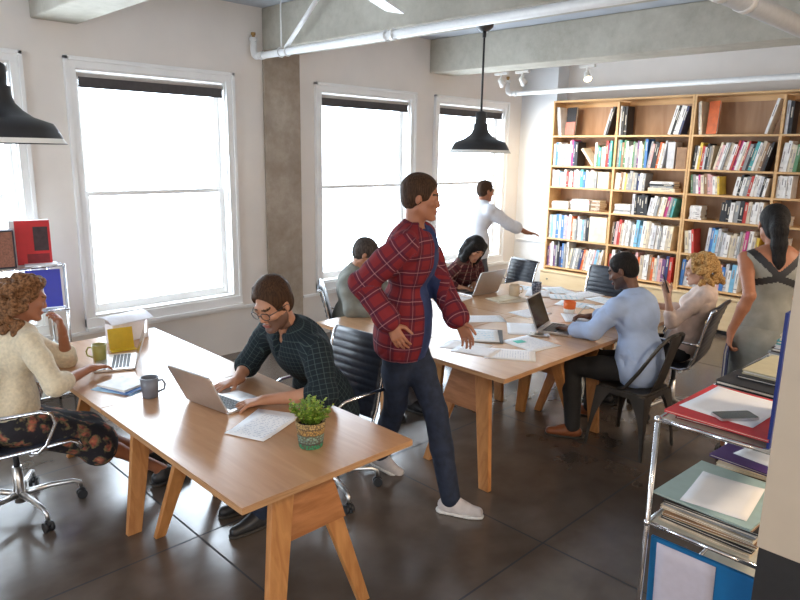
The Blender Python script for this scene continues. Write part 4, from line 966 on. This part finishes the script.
def person(label, base, S):
    e = empty('person', base, 0, label, 'person'); g = S.get('g', 1.0); fem = S.get('fem', False); h = S.get('h', .0055)
    pel = np.array(S['pelvis'], float); neck = np.array(S['neck'], float); side = unit(S['side'])  # side = direction of the person's right
    hside = unit(S.get('hipside', S['side'])); up = unit(neck-pel); fwd = unit(np.cross(up, side)); side = np.cross(fwd, up)
    fs = .9 if fem else 1.0; shw = (.158 if fem else .185)*g
    SH = {1: neck-up*.052*g+side*shw+fwd*S.get('shf', (0, 0))[0], -1: neck-up*.052*g-side*shw+fwd*S.get('shf', (0, 0))[1]}
    HP = {1: pel+hside*.092*g, -1: pel-hside*.092*g}
    Hc = np.array(S['head'], float); hf = frame(S['face'], S.get('hup', (0, 0, 1))); hs = S.get('hs', .97 if not fem else .92)
    hx, hy, hz = hf; HM = [hx, hy, hz]
    def H(a, b, c): return Hc+(hx*a+hy*b+hz*c)*hs
    WR = {}; EL = {}; KN = {}; AN = {}
    for q, key in ((1, 'R'), (-1, 'L')):
        WR[q] = np.array(S['w'+key], float); EL[q] = np.array(S['e'+key], float) if 'e'+key in S else ik(SH[q], WR[q], .285*g, .255*g, S['p'+key])
        AN[q] = np.array(S['a'+key], float); KN[q] = ik(HP[q], AN[q], .425*g, .42*g, S.get('k'+key, S.get('kp', (0, 0, 1))))
    mid = pel*.5+neck*.5+fwd*S.get('bow', -.01)
    def torso(F, o=0., k=.05):
        M = [side, fwd, up]
        F.ell(pel+up*.03, ((.168 if not fem else .172)*g+o, .115*g+o, .125*g+o), M, k)
        F.ell(pel*.62+mid*.38+fwd*.005, ((.142*fs)*g+o, .105*g+o, .13*g+o), M, k)
        c1 = mid*.35+neck*.65-up*.03
        F.ell(c1, ((.168*fs)*g+o, (.118 if not fem else .105)*g+o, .17*g+o), M, k)
        F.cone(SH[1]-side*.02*g-up*.005, SH[-1]+side*.02*g-up*.005, .052*g*fs+o, .052*g*fs+o, k)
        F.cone(neck-up*.04-fwd*.01, neck+up*.0, .060*g*fs+o*.5, .046*g*fs+o*.3, .03)
        if fem:
            for q in (1, -1): F.ell(c1+fwd*.085*g+side*q*.066*g-up*.03*g, (.058*g+o*.6, .052*g+o*.6, .060*g+o*.6), M, .03)
    sk = MATS[S['skin']]; F = Field()
    # body, one continuous surface --------------------------------
    torso(F, -.014)
    F.cone(neck-up*.02, H(0, -.030, -.055), .054*g*fs, .047*g*fs, .022)
    F.ell(H(0, -.018, .034), (.0765*hs, .096*hs, .087*hs), HM, .02)
    F.ell(H(0, .022, -.038), (.060*hs, .066*hs, .078*hs), HM, .03)
    for q in (-1, 1):
        F.cone(H(.046*q, -.002, -.055), H(.016*q, .070, -.098), .021*hs, .018*hs, .022)
        F.ell(H(.040*q, .060, -.018), (.024*hs, .022*hs, .020*hs), HM, .015)
        F.ell(H(.033*q, .098, .010), (.017*hs, .014*hs, .012*hs), HM, .014, True); F.ell(H(.032*q, .072, .0135), (.016*hs, .0155*hs, .0095*hs), HM, .003)
        F.ell(H(.032*q, .069, .006), (.0165*hs, .0135*hs, .0135*hs), HM, .004)
        F.ell(H(.079*q, -.012, -.004), (.008*hs, .017*hs, .030*hs), HM, .006)
        F.ell(H(.010*q, .094, -.030), (.008*hs, .010*hs, .008*hs), HM, .006)
    F.cone(H(-.03, .076, .030), H(.03, .076, .030), .014*hs, .014*hs, .016)
    F.cone(H(0, .080, .018), H(0, .099, -.024), .0085*hs, .0115*hs, .010)
    F.ell(H(0, .089, -.059), (.024*hs, .0125*hs, .0065*hs), HM, .004); F.ell(H(0, .087, -.070), (.020*hs, .012*hs, .0065*hs), HM, .004)
    F.ell(H(0, .080, -.100), (.020*hs, .016*hs, .014*hs), HM, .012)
    for q, key in ((1, 'R'), (-1, 'L')):
        a, b, c = SH[q], EL[q], WR[q]
        F.chain([a, a*.6+b*.4, b], [.047*g*fs, .043*g*fs, .036*g*fs], .02)
        F.chain([b, b*.68+c*.32, c], [.037*g*fs, .037*g*fs, .0245*g*fs], .015)
        hd = S['h'+key]; hand(F, c, hd[0], hd[1], -q, hd[2], hd[3] if len(hd) > 3 else 6, g*(.92 if fem else 1.0), hd[4] if len(hd) > 4 else 1.0)
        lo = -.012 if S.get('bottom') != 'dress' else 0
        F.chain([HP[q], KN[q]], [.078*g+lo, .052*g+lo], .03); F.chain([KN[q], KN[q]*.7+AN[q]*.3, AN[q]], [.05*g+lo, .053*g+lo, .034*g], .02)
        t = unit(S.get('t'+key, (*hyflat(hy),))); F.cone(AN[q]-t*.03-V3(0, 0, .035), AN[q]+t*.12-V3(0, 0, .052), .028*g, .022*g, .02)
    put('body', F, h, [sk, MATS[S.get('beard', S['skin'])], MATS.get(S.get('lips'), sk) if S.get('lips') else MATS['lips_dark'], MATS[S['hairm']]], e, base, face_zone(A_(Hc), [A_(v) for v in hf], hs, 'beard' in S))
    # eyes
    for q in (-1, 1):
        m = MB(); b = V(*base); M = Matrix((hx, hy, hz)).transposed(); c = V(*H(.032*q, .0700, .0045))-b
        m.ball(c, .0125*hs, 12, 0); c2 = V(*H(.032*q, .0772, .0035))-b; m.ball(c2, .0062*hs, 8, 1)
        m.build('eye', [plain('eye_white', (.62, .58, .54), .25, 0, 0), plain('iris_dark', (.03, .018, .01), .15, 0, 0)], e)
        # eyelid
    # top garment --------------------------------------------------
    T = Field(); SD = [side, fwd, up]
    fz = {'shirt': (.158, .118), 'sweater': (.160, .118), 'jacket': (.150, .112), 'dress': (.148, .104)}[S['top']]
    if fem and S['top'] == 'shirt': fz = (.145, .108)
    T.ell(pel*.62+mid*.38, (fz[0]*g+S.get('loose', .012), fz[1]*g+S.get('loose', .012), .22*g), SD, .04)
    top = S['top']; k = .045; sl = S.get('sleeve', 1.0); lo = S.get('loose', .012)
    torso(T, lo, k)
    if top == 'shirt':
        T.ell(pel-up*.01, (.172*g+lo, .118*g+lo, .115*g+lo), [side, fwd, up], .04)
    if S.get('open'): pass
    for q in (1, -1):
        a, b, c = SH[q], EL[q], WR[q]
        if sl > 0:
            T.chain([a, a*.6+b*.4, b if sl >= .5 else a*(1-sl*2)+b*sl*2], [.050*g*fs+lo, .047*g*fs+lo, .043*g*fs+lo], .03)
            if sl > .5:
                t = (sl-.5)*2; T.chain([b, b*(1-t)+c*t], [.043*g*fs+lo, (.042*(1-t)+.031*t)*g*fs+lo], .02)
                end = b*(1-t)+c*t; dr = unit(c-b)
            else: end = a*(1-sl*2)+b*sl*2; dr = unit(b-a)
            rr = {True: .043, False: .038}[sl <= .75]*g*fs+lo*1.25
            T.cone(end-dr*.035, end-dr*.004, rr, rr, .004)
    # neckline
    nk = S.get('neckline', .058)*g; T.cone(neck+up*.0+fwd*.028, neck+up*.12+fwd*.03, nk*.96, nk*1.1, .006, True)
    if S.get('vneck'):
        T.cone(neck-up*S['vneck']+fwd*.14, neck+up*.05+fwd*.07, .010, .055, .006, True)
    if S.get('collar', top == 'shirt'):
        cr = .057*g; cc = neck+up*.018+fwd*.004
        for i in range(20):
            a0 = rad(-62+304*i/19+0-60+0); 
        ring = [cc+(side*math.sin(t)*cr*1.02+fwd*math.cos(t)*cr*1.05)+up*(.016 if abs(t) > 1.2 else -.012) for t in [rad(32+296*i/16) if 32+296*i/16 <= 180 else rad(32+296*i/16-360) for i in range(17)]]
        for i in range(16): T.cone(ring[i], ring[i+1], .0105, .0105, .003); T.cone(ring[i]+up*.014, ring[i+1]+up*.014, .009, .009, .003)
        for q in (-1, 1):
            p = cc+side*q*.03*g+fwd*.048*g-up*.012; T.cone(p, p-up*.045+fwd*.03+side*q*.012, .011, .007, .005)
    T.warp = folds(S.get('fold', .0028), S.get('seed', 1)); 
    if S.get('hem'): T.cone(pel+up*.05, pel-up*.14, .14*g, .165*g, .05, flat=(fwd, 1.25)); T.cut(pel-up*S['hem'], -up)
    nmt = {'shirt': 'shirt', 'sweater': 'sweater', 'dress': 'dress_bodice', 'jacket': 'cardigan'}[top]
    if top == 'dress':
        T.p = [q for q in T.p]
        for q in (1, -1):
            T.cone(SH[q]+side*q*.055+up*.06, SH[q]+side*q*.055-up*.10, .062, .055, .008, True)
    tm = S['topm']; tm = tm if isinstance(tm, list) else [tm]
    ins = None
    if S.get('inner'):
        def ins(P, c=A_(neck), f=A_(fwd), s_=A_(side), u_=A_(up), w_=S['inner']):
            q = P-c; return ((np.abs(q@s_) < w_[0]+w_[1]*np.maximum(0, -(q@u_))) & (q@f > .02) & (q@f < .165) & (np.abs(q@s_) < .10)).astype(int)
    if S.get('straps'):
        def ins(P, c=A_(neck), f=A_(fwd), s_=A_(side), u_=A_(up)):
            q = P-c; a = np.abs(q@s_); w = q@u_; bk = q@f < .03; w0 = -.15
            up_ = w > w0; ln = np.where(up_, (w-w0)*1.0, 0); m = np.zeros(len(P), int)
            m[bk & up_ & (a < ln)] = 2; m[bk & up_ & (np.abs(a-ln) < .030)] = 1; m[bk & (np.abs(w-(w0-.008-a*.30)) < .022)] = 1
            return m
    uvs = [(pel-up*.1, neck, .16*g, -fwd, 0)]+[x for q in (1, -1) for x in ((SH[q]-(EL[q]-SH[q])*.05, EL[q], .055, up if abs(unit(EL[q]-SH[q])@up) < .8 else side*-q, .3), (EL[q], WR[q], .05, up if abs(unit(WR[q]-EL[q])@up) < .8 else side*-q, .3+np.linalg.norm(EL[q]-SH[q])))]
    to = put(nmt, T, h*1.15, [MATS[x] for x in tm], e, base, ins, 1, uvs)
    # bottoms -------------------------------------------------------
    B = Field(); bt = S['bottom']
    if bt in ('trousers', 'jeans'):
        B.ell(pel+up*.0, (.165*g, .118*g, .115*g), [hside, unit(np.cross((0, 0, 1), hside)), (0, 0, 1)], .04)
        for q in (1, -1):
            B.chain([HP[q], HP[q]*.5+KN[q]*.5, KN[q]], [.088*g, .079*g, .064*g], .03); dn = unit(AN[q]-KN[q]); B.chain([KN[q], KN[q]*.6+AN[q]*.4, AN[q]-dn*.0], [.063*g, .062*g, .052*g], .02)
        B.warp = folds(.003, S.get('seed', 1)+9)
    elif bt == 'skirt':
        B.ell(pel, (.185*g, .135*g, .12*g), [hside, unit(np.cross((0, 0, 1), hside)), (0, 0, 1)], .05)
        for q in (1, -1): B.chain([HP[q], KN[q]], [.102*g, .092*g], .07); B.cone(KN[q], KN[q]-V3(0, 0, .05), .088, .088, .05)
        for t in (.25, .5, .75, 1): c = (HP[1]+(KN[1]-HP[1])*t+HP[-1]+(KN[-1]-HP[-1])*t)/2; B.cone(c, c-V3(0, 0, .03 if t > .6 else .0), .09, .09, .06)
        B.warp = folds(.005, 5)
    elif bt == 'dress':
        B.ell(pel+up*.14, (.150*g, .106*g, .16*g), SD, .05)
        B.ell(pel, (.182*g, .135*g, .14*g), [hside, unit(np.cross((0, 0, 1), hside)), (0, 0, 1)], .05)
        kk = (KN[1]+KN[-1])/2+V3(0, 0, .03)
        for t in (0, 1): B.cone(pel-V3(0, 0, .04)+hside*(.06 if t else -.06), kk+hside*(.06 if t else -.06), .125*g, .100*g, .06)
        B.cone(pel-V3(0, 0, .04), kk, .125, .10, .06); B.cut(kk-V3(0, 0, .02), (0, 0, -1)); B.warp = folds(.003, 5)
    put({'trousers': 'trousers', 'jeans': 'jeans', 'skirt': 'skirt', 'dress': 'dress_skirt'}[bt], B, h*1.3, [MATS[S['botm']]], e, base)
    # shoes
    for q, key in ((1, 'R'), (-1, 'L')):
        t = unit(S.get('t'+key, (*hyflat(hy),))); nz = unit(S.get('n'+key, (0, 0, 1))); sd = np.cross(t, nz); F = Field(); a = AN[q]
        F.cone(a-t*.035-nz*.045, a+t*.06-nz*.052, .037*g, .036*g, .02); F.cone(a+t*.06-nz*.052, a+t*.155*g-nz*.058, .037*g, .029*g, .02); F.cone(a-nz*.045, a-nz*.0, .040*g, .041*g, .02); F.cone(a+t*.03-nz*.02, a+t*.09-nz*.045, .034*g, .03*g, .02)
        F.cut(a-nz*.082*1.0, -nz); F.cone(a-nz*.0+nz*.03, a+nz*.08, .034, .04, .006, True)
        o = put('shoe', F, .006, [MATS[S['shoem']]], e, base)
        Sx = Field(); Sx.cone(a-t*.04-nz*.078, a+t*.155*g-nz*.078, .042*g, .034*g, .01); Sx.cone(a+t*.05-nz*.078, a+t*.12-nz*.078, .042*g, .042*g, .01); Sx.cut(a-nz*.072, nz); Sx.cut(a-nz*.088, -nz)
        put('sole', Sx, .006, [MATS[S.get('solem', 'sole_dark')]], o, base)
    # hair ----------------------------------------------------------
    R = Field(); st = S['hair']; hr = np.random.RandomState(S.get('seed', 1))
    if st in ('short', 'quiff', 'crop'):
        o = {'short': .008, 'quiff': .017, 'crop': .005}[st]
        R.ell(H(0, -.022+(.006 if st == 'quiff' else 0), .040+(.008 if st == 'quiff' else 0)), ((.078+min(o, .007))*hs, (.098+min(o, .010))*hs, (.088+o)*hs), HM, .01); R.ell(H(0, -.043, -.01), ((.066+min(o, .006))*hs, (.066+min(o, .007))*hs, (.068+o*.3)*hs), HM, .02)
        if st == 'quiff':
            for i in range(46): u, v = hr.uniform(-.055, .055), hr.uniform(-.075, .052); R.cone(H(u, v, .112-7*u*u-3*v*v), H(u*1.1, v-.004, .133-7*u*u-4*v*v), .012*hs, .007*hs, .006)
        if st == 'short':
            for i in range(40): u, v = hr.uniform(-.05, .05), hr.uniform(-.08, .045); R.cone(H(u, v, .108-7*u*u-4*v*v), H(u*1.1, v-.004, .120-7*u*u-5*v*v), .011*hs, .007*hs, .006)
        zz = .014 if st == 'quiff' else .004
        R.ell(H(0, .112, -.030+zz), (.112*hs, .086*hs, .118*hs), HM, .006, True); R.ell(H(0, .02, -.125), (.10*hs, .09*hs, .085*hs), HM, .006, True)
        for q in (-1, 1): R.ell(H(.088*q, .005, -.012), (.022*hs, .034*hs, .034*hs), HM, .005, True)
        R.warp = folds(.0022 if st != 'crop' else .001, 3, 3.5)
    elif st == 'curly':
        n = S.get('curls', 150); rad_ = S.get('curlr', 1.0); lowz = S.get('low', -.12)
        R.ell(H(0, -.03, .035), (.085*hs, .095*hs, .09*hs), HM, .01)
        for i in range(n):
            th = hr.uniform(0, 2*PI); w = hr.uniform(lowz, .13); ring = math.sqrt(max(.02, 1-max(0, w)**2/.0235)); u = math.cos(th)*.093*ring*rad_; v = math.sin(th)*.108*ring*rad_-.025
            if v > .030 and (w < .085 or v > .055): continue
            if v > .0 and w < .02: continue
            rr = hr.uniform(.014, .024); p = H(u, v, w); p2 = H(u*1.06+hr.uniform(-.02, .02), v*1.06+hr.uniform(-.02, .02), w+hr.uniform(-.03, .01)); R.cone(p, p2, rr*hs, rr*.8*hs, .007)
        R.ell(H(0, .120, -.032), (.090*hs, .108*hs, .110*hs), HM, .006, True); R.warp = folds(.004, 4, 3.2)
    elif st == 'long':
        R.ell(H(0, -.018, .038), (.086*hs, .105*hs, .094*hs), HM, .01)
        for q in (-1, 1):
            R.chain([H(.070*q, .02, .06), H(.082*q, .012, -.03), H(.078*q, .02, -.12), H(.070*q, .035, -.21)], [.030, .032, .034, .022], .02); R.chain([H(.05*q, -.06, .02), H(.06*q, -.055, -.09), H(.06*q, -.03, -.19)], [.05, .045, .028], .02)
        R.ell(H(0, .125, -.045), (.054*hs, .075*hs, .125*hs), HM, .005, True); R.warp = folds(.003, 3, 2.5)
    elif st == 'bun':
        R.ell(H(0, -.025, .038), (.082*hs, .100*hs, .091*hs), HM, .01); R.ell(H(0, -.06, -.02), (.062*hs, .06*hs, .075*hs), HM, .02)
        R.ell(H(0, .118, -.040), (.085*hs, .072*hs, .115*hs), HM, .006, True)
        R.chain([H(0, -.11, .03), H(0, -.145, -.03), H(.01, -.135, -.12), H(.02, -.12, -.22), H(.02, -.12, -.30)], [.04, .045, .042, .032, .012], .02); R.warp = folds(.0025, 3, 2.5)
    ho = put('hair', R, .0055 if st != 'curly' else .006, [MATS[S['hairm']]], e, base)
    if S.get('glasses'):
        gm = plain('glasses_frame', (.015, .012, .014), .3, 0, 0); go = None; m = MB(); b = V(*base)
        for q in (-1, 1):
            pts = []
            for i in range(16):
                t = 2*PI*i/16; c, s_ = math.cos(t), math.sin(t); px = .0345*q+.0245*math.copysign(abs(c)**.75, c); pz = .004+.019*math.copysign(abs(s_)**.8, s_); pts.append(V(*H(px, .104-.25*max(0, abs(px)-.03), pz))-b)
            m.tube(pts, .0022, 6, closed=True); m.tube([V(*H(.057*q, .099, .010))-b, V(*H(.080*q, .06, .012))-b, V(*H(.086*q, -.01, .008))-b, V(*H(.084*q, -.025, -.008))-b], .0022, 6)
        m.tube([V(*H(-.011, .105, .008))-b, V(*H(0, .108, .011))-b, V(*H(.011, .105, .008))-b], .002, 6); m.build('glasses', gm, e)
    return e, H
def hyflat(v):
    v = np.array(v, float); v[2] = 0; return v/np.linalg.norm(v)
def V3(x, y, z): return np.array([x, y, z], float)
skin('skin_warm', (.38, .155, .08)); skin('skin_tan', (.46, .225, .13)); skin('skin_dark', (.16, .072, .042)); skin('skin_fair', (.60, .36, .26)); skin('lips_dark', (.33, .11, .09))
skin('stubble', (.145, .075, .05)); skin('stubble_dark', (.06, .03, .02)); plain('sole_dark', (.04, .035, .03), .7, 0, .1); plain('sole_white', (.75, .73, .70), .6, 0, .05)
hairm('hair_brown', (.028, .013, .006), (.075, .036, .017)); hairm('hair_black', (.007, .006, .006), (.02, .016, .014)); hairm('hair_curly', (.07, .030, .012), (.30, .145, .065), (30, 30, 30)); hairm('hair_blond', (.26, .13, .04), (.62, .39, .16), (30, 30, 30)); hairm('hair_greybrown', (.03, .022, .018), (.09, .07, .06))
plaid('shirt_dark_check', (.011, .017, .022), [(0, .026, .003, (.05, .075, .075), .7), (1, .026, .003, (.05, .075, .075), .7)])
plaid('shirt_red_plaid', (.20, .020, .024), [(1, .085, .034, (.045, .012, .03), .55), (0, .085, .032, (.045, .012, .03), .5), (1, .085, .004, (.50, .24, .25), .5), (0, .085, .0035, (.45, .22, .23), .4)])
plaid('shirt_maroon_plaid', (.075, .018, .022), [(0, .07, .012, (.42, .25, .20), .6), (1, .07, .010, (.40, .24, .18), .55), (1, .035, .012, (.02, .01, .015), .6)])
plain('shirt_grey', (.20, .205, .18), .85, 0, .2, 12); plain('shirt_light_blue', (.40, .51, .74), .8, 0, .07, 14); plain('shirt_white', (.74, .74, .78), .85, 0, .04); plain('tee_navy', (.02, .035, .11), .85, 0, .15, 20)
plain('sweater_cream', (.66, .56, .40), .95, 0, .12, 60, .2, .4, .3); plain('cardigan_pink', (.72, .57, .50), .9, 0, .1, 20); plain('vest_white', (.72, .68, .68), .85, 0, .05); plain('dress_grey', (.235, .235, .21), .85, 0, .12, 16); plain('dress_black', (.015, .014, .016), .6, 0, .1)
floral('skirt_floral'); plain('jeans_dark', (.013, .020, .042), .85, 0, .3, 25); plain('trousers_black', (.014, .014, .016), .8, 0, .2, 20); plain('trousers_grey', (.10, .10, .11), .85, 0, .15, 20)
plain('leather_brown', (.20, .065, .025), .35, 0, .15); plain('leather_black', (.02, .02, .022), .4, 0, .1); plain('canvas_white', (.60, .55, .54), .8, 0, .1)
DOWN = (0, 0, -1)
# 1 woman in the cream sweater
person('seated woman with curly hair, cream sweater and floral skirt, hand at her mouth', (.95, 3.87, 0), dict(fem=True, g=.97, h=.0055, skin='skin_warm', hairm='hair_curly', hair='curly', curls=230, curlr=1.08, low=-.20, lips='lips_dark',
    pelvis=(.88, 3.86, .56), neck=(.965, 3.84, 1.075), side=(.12, -1, 0), head=(1.025, 3.83, 1.215), face=(.93, -.15, -.30), hup=(.30, 0, .95),
    wR=(1.275, 3.715, .805), pR=(-.2, -.6, -1), eR=(1.03, 3.53, .81), wL=(1.19, 3.86, 1.02), eL=(1.25, 4.02, .79), hR=((.88, .30, -.08), (0, 0, 1), 20, 8), hL=((-.25, -.30, .9), (.9, .0, .3), 42, 3), sleeve=.62, top='sweater', topm='sweater_cream', loose=.011, neckline=.066,
    aR=(1.62, 3.66, .10), aL=(1.66, 3.92, .10), kp=(1, 0, .6), tR=(1, 0, 0), tL=(1, .1, 0), bottom='skirt', botm='skirt_floral', shoem='leather_black', seed=2, collar=False, fold=.0055))
# 2 man with glasses
person('seated bearded man with glasses in a dark checked shirt typing on a silver laptop', (2.25, 2.9, 0), dict(g=1.05, hs=1.02, h=.0048, skin='skin_tan', hairm='hair_brown', hair='quiff', beard='stubble', glasses=True,
    pelvis=(2.27, 2.86, .56), neck=(1.965, 2.79, 1.09), side=(.10, 1, 0), head=(1.86, 2.785, 1.24), face=(-.86, -.20, -.42), hup=(-.40, -.05, .9),
    wR=(1.79, 3.05, .785), eR=(1.93, 3.15, .83), wL=(1.745, 2.705, .785), eL=(1.96, 2.50, .82), hR=((-.95, -.05, -.05), (0, 0, 1), 17, 7), hL=((-.9, .32, -.05), (0, 0, 1), 18, 8), sleeve=.58, top='shirt', topm='shirt_dark_check', loose=.016, neckline=.060, vneck=.10,
    aR=(1.86, 3.06, .09), aL=(1.80, 2.86, .09), kp=(-1, 0, .7), tR=(-1, .1, 0), tL=(-1, 0, 0), bottom='jeans', botm='jeans_dark', shoem='leather_black', seed=3, fold=.0055, bow=-.03))
# 3 walking man
person('walking man in an open red plaid shirt over a navy top, passing between the tables', (2.66, 2.52, 0), dict(g=1.04, h=.006, skin='skin_warm', hairm='hair_brown', hair='short',
    pelvis=(2.60, 2.60, .99), neck=(2.61, 2.53, 1.585), side=(-.85, -.50, 0), head=(2.63, 2.50, 1.765), face=(.62, -.78, -.16),
    wR=(2.37, 2.46, 1.12), pR=(-.4, .6, -.2), wL=(2.75, 2.31, 1.10), pL=(.5, .6, -.5), hR=((.15, -.5, -.8), (-.8, -.4, .1), 24, 3), hL=((.2, -.45, -.85), (.8, .3, .2), 24, 3), sleeve=.95, top='shirt', topm=['shirt_red_plaid', 'tee_navy'], inner=(.045, .10), hem=.10, loose=.022, neckline=.06, vneck=.05,
    aR=(2.72, 2.90, .12), aL=(2.66, 2.25, .09), kp=(.3, -1, 0), tR=(.40, -.85, -.35), nR=(.15, -.3, .9), tL=(.45, -.9, 0), bottom='jeans', botm='jeans_dark', shoem='canvas_white', solem='sole_white', seed=4, fold=.0065))
# 4 man in grey shirt
person('seated man in a grey-green shirt bent over the table beside the window', (3.5, 4.2, 0), dict(g=.98, h=.0065, skin='skin_tan', hairm='hair_greybrown', hair='short',
    pelvis=(3.52, 4.16, .56), neck=(3.50, 4.04, 1.06), side=(-.85, -.5, 0), head=(3.55, 3.98, 1.20), face=(.66, -.60, -.50), hup=(.3, -.3, .9),
    wR=(3.42, 3.74, .785), eR=(3.30, 3.86, .80), wL=(3.74, 3.76, .785), eL=(3.80, 3.93, .83), hR=((.8, .1, -.05), (0, 0, 1), 20, 4), hL=((-.3, -.9, -.05), (0, 0, 1), 20, 4), sleeve=.8, top='shirt', topm='shirt_grey', loose=.016, vneck=.05,
    aR=(3.38, 3.52, .09), aL=(3.60, 3.48, .09), kp=(0, -1, .7), tR=(0, -1, 0), tL=(.1, -1, 0), bottom='trousers', botm='trousers_grey', shoem='leather_black', seed=5, fold=.0065))
# 5 woman in the plaid shirt
person('seated woman with long dark hair in a maroon checked shirt behind an open laptop', (4.66, 4.25, 0), dict(fem=True, g=.95, h=.0065, skin='skin_tan', hairm='hair_black', hair='long',
    pelvis=(4.89, 4.24, .56), neck=(4.86, 4.00, 1.01), side=(-.99, -.10, 0), head=(4.84, 3.90, 1.14), face=(-.25, -.75, -.60), hup=(0, -.5, .85),
    wR=(4.66, 3.92, .795), eR=(4.58, 4.10, .82), wL=(4.88, 3.93, .795), eL=(5.08, 4.02, .82), hR=((.45, -.7, -.05), (0, 0, 1), 20, 4), hL=((-.5, -.6, -.05), (0, 0, 1), 20, 4), sleeve=.85, top='shirt', topm='shirt_maroon_plaid', loose=.014, vneck=.07,
    aR=(4.76, 3.72, .09), aL=(4.98, 3.72, .09), kp=(0, -1, .7), tR=(0, -1, 0), tL=(0, -1, 0), bottom='trousers', botm='trousers_black', shoem='leather_black', seed=6, fold=.0065))
# 6 far man in white
person('standing man in a white shirt by the far window, arm reaching to the room corner', (6.2, 4.9, 0), dict(g=.97, h=.008, skin='skin_warm', hairm='hair_brown', hair='crop',
    pelvis=(6.02, 4.86, .90), neck=(6.10, 4.84, 1.43), side=(-.3, -.95, 0), head=(6.14, 4.83, 1.585), face=(.9, -.35, -.15),
    wR=(6.42, 4.42, 1.13), pR=(-.3, 0, -1), wL=(6.30, 4.98, .95), pL=(-.3, 0, -1), hR=((.8, -.5, -.1), (0, 0, 1), 18, 4), hL=((.4, 0, -.9), (0, 1, 0), 24, 4), sleeve=.7, top='shirt', topm='shirt_white', loose=.022,
    aR=(6.0, 4.70, .09), aL=(6.05, 5.0, .09), kp=(1, 0, 0), tR=(1, -.2, 0), tL=(1, 0, 0), bottom='trousers', botm='trousers_grey', shoem='leather_black', seed=7))
# 7 man in light blue
person('seated man in a light blue shirt and dark trousers writing at the meeting table', (4.32, 2.05, 0), dict(g=1.02, h=.0055, skin='skin_dark', hairm='hair_black', hair='crop', beard='stubble_dark',
    pelvis=(4.32, 1.98, .57), neck=(4.345, 2.085, 1.045), side=(1, -.10, 0), head=(4.33, 2.175, 1.222), face=(-.22, .86, -.42), hup=(-.05, .42, .9), shf=(.02, .02),
    wL=(4.12, 2.43, .79), eL=(4.10, 2.235, .82), wR=(4.58, 2.53, .79), eR=(4.66, 2.30, .83), hL=((.35, .85, -.05), (0, 0, 1), 22, 3), hR=((-.35, .55, .0), (.5, -.1, .8), 45, 3), sleeve=.86, top='shirt', topm='shirt_light_blue', loose=.013, neckline=.062,
    aL=(4.10, 2.34, .09), aR=(4.55, 2.45, .09), kp=(0, 1, .7), tL=(-.45, .75, 0), tR=(0, 1, 0), bottom='trousers', botm='trousers_black', shoem='leather_brown', seed=8, fold=.0075, bow=-.03))
# 8 blond woman
person('seated woman with curly blond hair in a pale pink cardigan looking at a phone', (5.1, 1.97, 0), dict(fem=True, g=.97, h=.006, skin='skin_fair', hairm='hair_blond', hair='curly', curls=200, curlr=1.18, low=-.12,
    pelvis=(5.08, 2.03, .56), neck=(5.20, 1.92, 1.02), side=(.93, .35, 0), head=(5.20, 2.00, 1.16), face=(-.42, .86, -.25), hup=(-.1, .28, .95),
    wL=(4.875, 2.075, .985), eL=(4.92, 2.04, .78), wR=(5.05, 2.28, .86), eR=(5.33, 2.14, .80), hL=((-.10, .22, .95), (-.6, -.75, .1), 40, 3), hR=((-.9, .1, .1), (0, .2, 1), 25, 4), sleeve=.66, top='jacket', topm=['cardigan_pink', 'vest_white'], inner=(.03, .2), loose=.006, vneck=.06,
    aL=(4.90, 2.52, .09), aR=(5.12, 2.56, .09), kp=(0, 1, .7), tL=(-.2, 1, 0), tR=(0, 1, 0), bottom='trousers', botm='trousers_black', shoem='leather_black', seed=9, collar=False, fold=.0065))
# 9 woman in the grey dress
person('walking woman seen from behind in a grey dress with black straps, carrying a folder', (4.5, 1.27, 0), dict(fem=True, g=1.07, hs=1.0, h=.006, skin='skin_warm', hairm='hair_black', hair='bun',
    pelvis=(4.485, 1.27, .90), neck=(4.53, 1.285, 1.445), side=(.55, -.83, 0), head=(4.55, 1.325, 1.605), face=(.85, .5, -.1),
    wL=(4.275, 1.40, .955), pL=(-.8, -.6, 0), wR=(4.80, .98, .90), pR=(.2, -.5, 0), hL=((-.05, .05, -1), (-.5, .8, 0), 48, 2), hR=((.1, 0, -1), (.5, -.8, 0), 30, 3), sleeve=0, top='dress', topm=['dress_grey', 'dress_black', 'skin_warm'], straps=True, loose=.004, neckline=.075,
    aL=(4.52, 1.42, .09), aR=(4.36, 1.06, .12), kp=(1, .5, 0), tL=(.85, .5, 0), tR=(.8, .5, -.3), bottom='dress', botm='dress_grey', shoem='leather_black', seed=10, collar=False, fold=.0015))
# things in hands
e = empty('smartphone', (4.855, 2.09, 1.08), 0, 'dark smartphone held up by the blond woman', 'phone'); e.rotation_euler = (rad(68), rad(0), rad(28+0))
MB().rbox((-.034, -.07, 0), (.034, .07, .0075), .009, seg=4).build('case', BLACKP, e); MB().rbox((-.031, -.067, .0075), (.031, .067, .0083), .007, seg=4).build('screen', plain('phone_screen', (.03, .035, .035), .1, 0, 0, spec=.7), e)
o = folder(0, 0, 0, .19, .27, 'n', 'dark blue folder with white pages carried by the woman in the grey dress', 0, .02); o.rotation_euler = (rad(90), rad(-14), rad(15)); o.location = (4.275, 1.42, .74)
pen(4.555, 2.655, TZ+.004, rad(200), rad(52), 'pale pen in the writing hand of the man in light blue', 's')
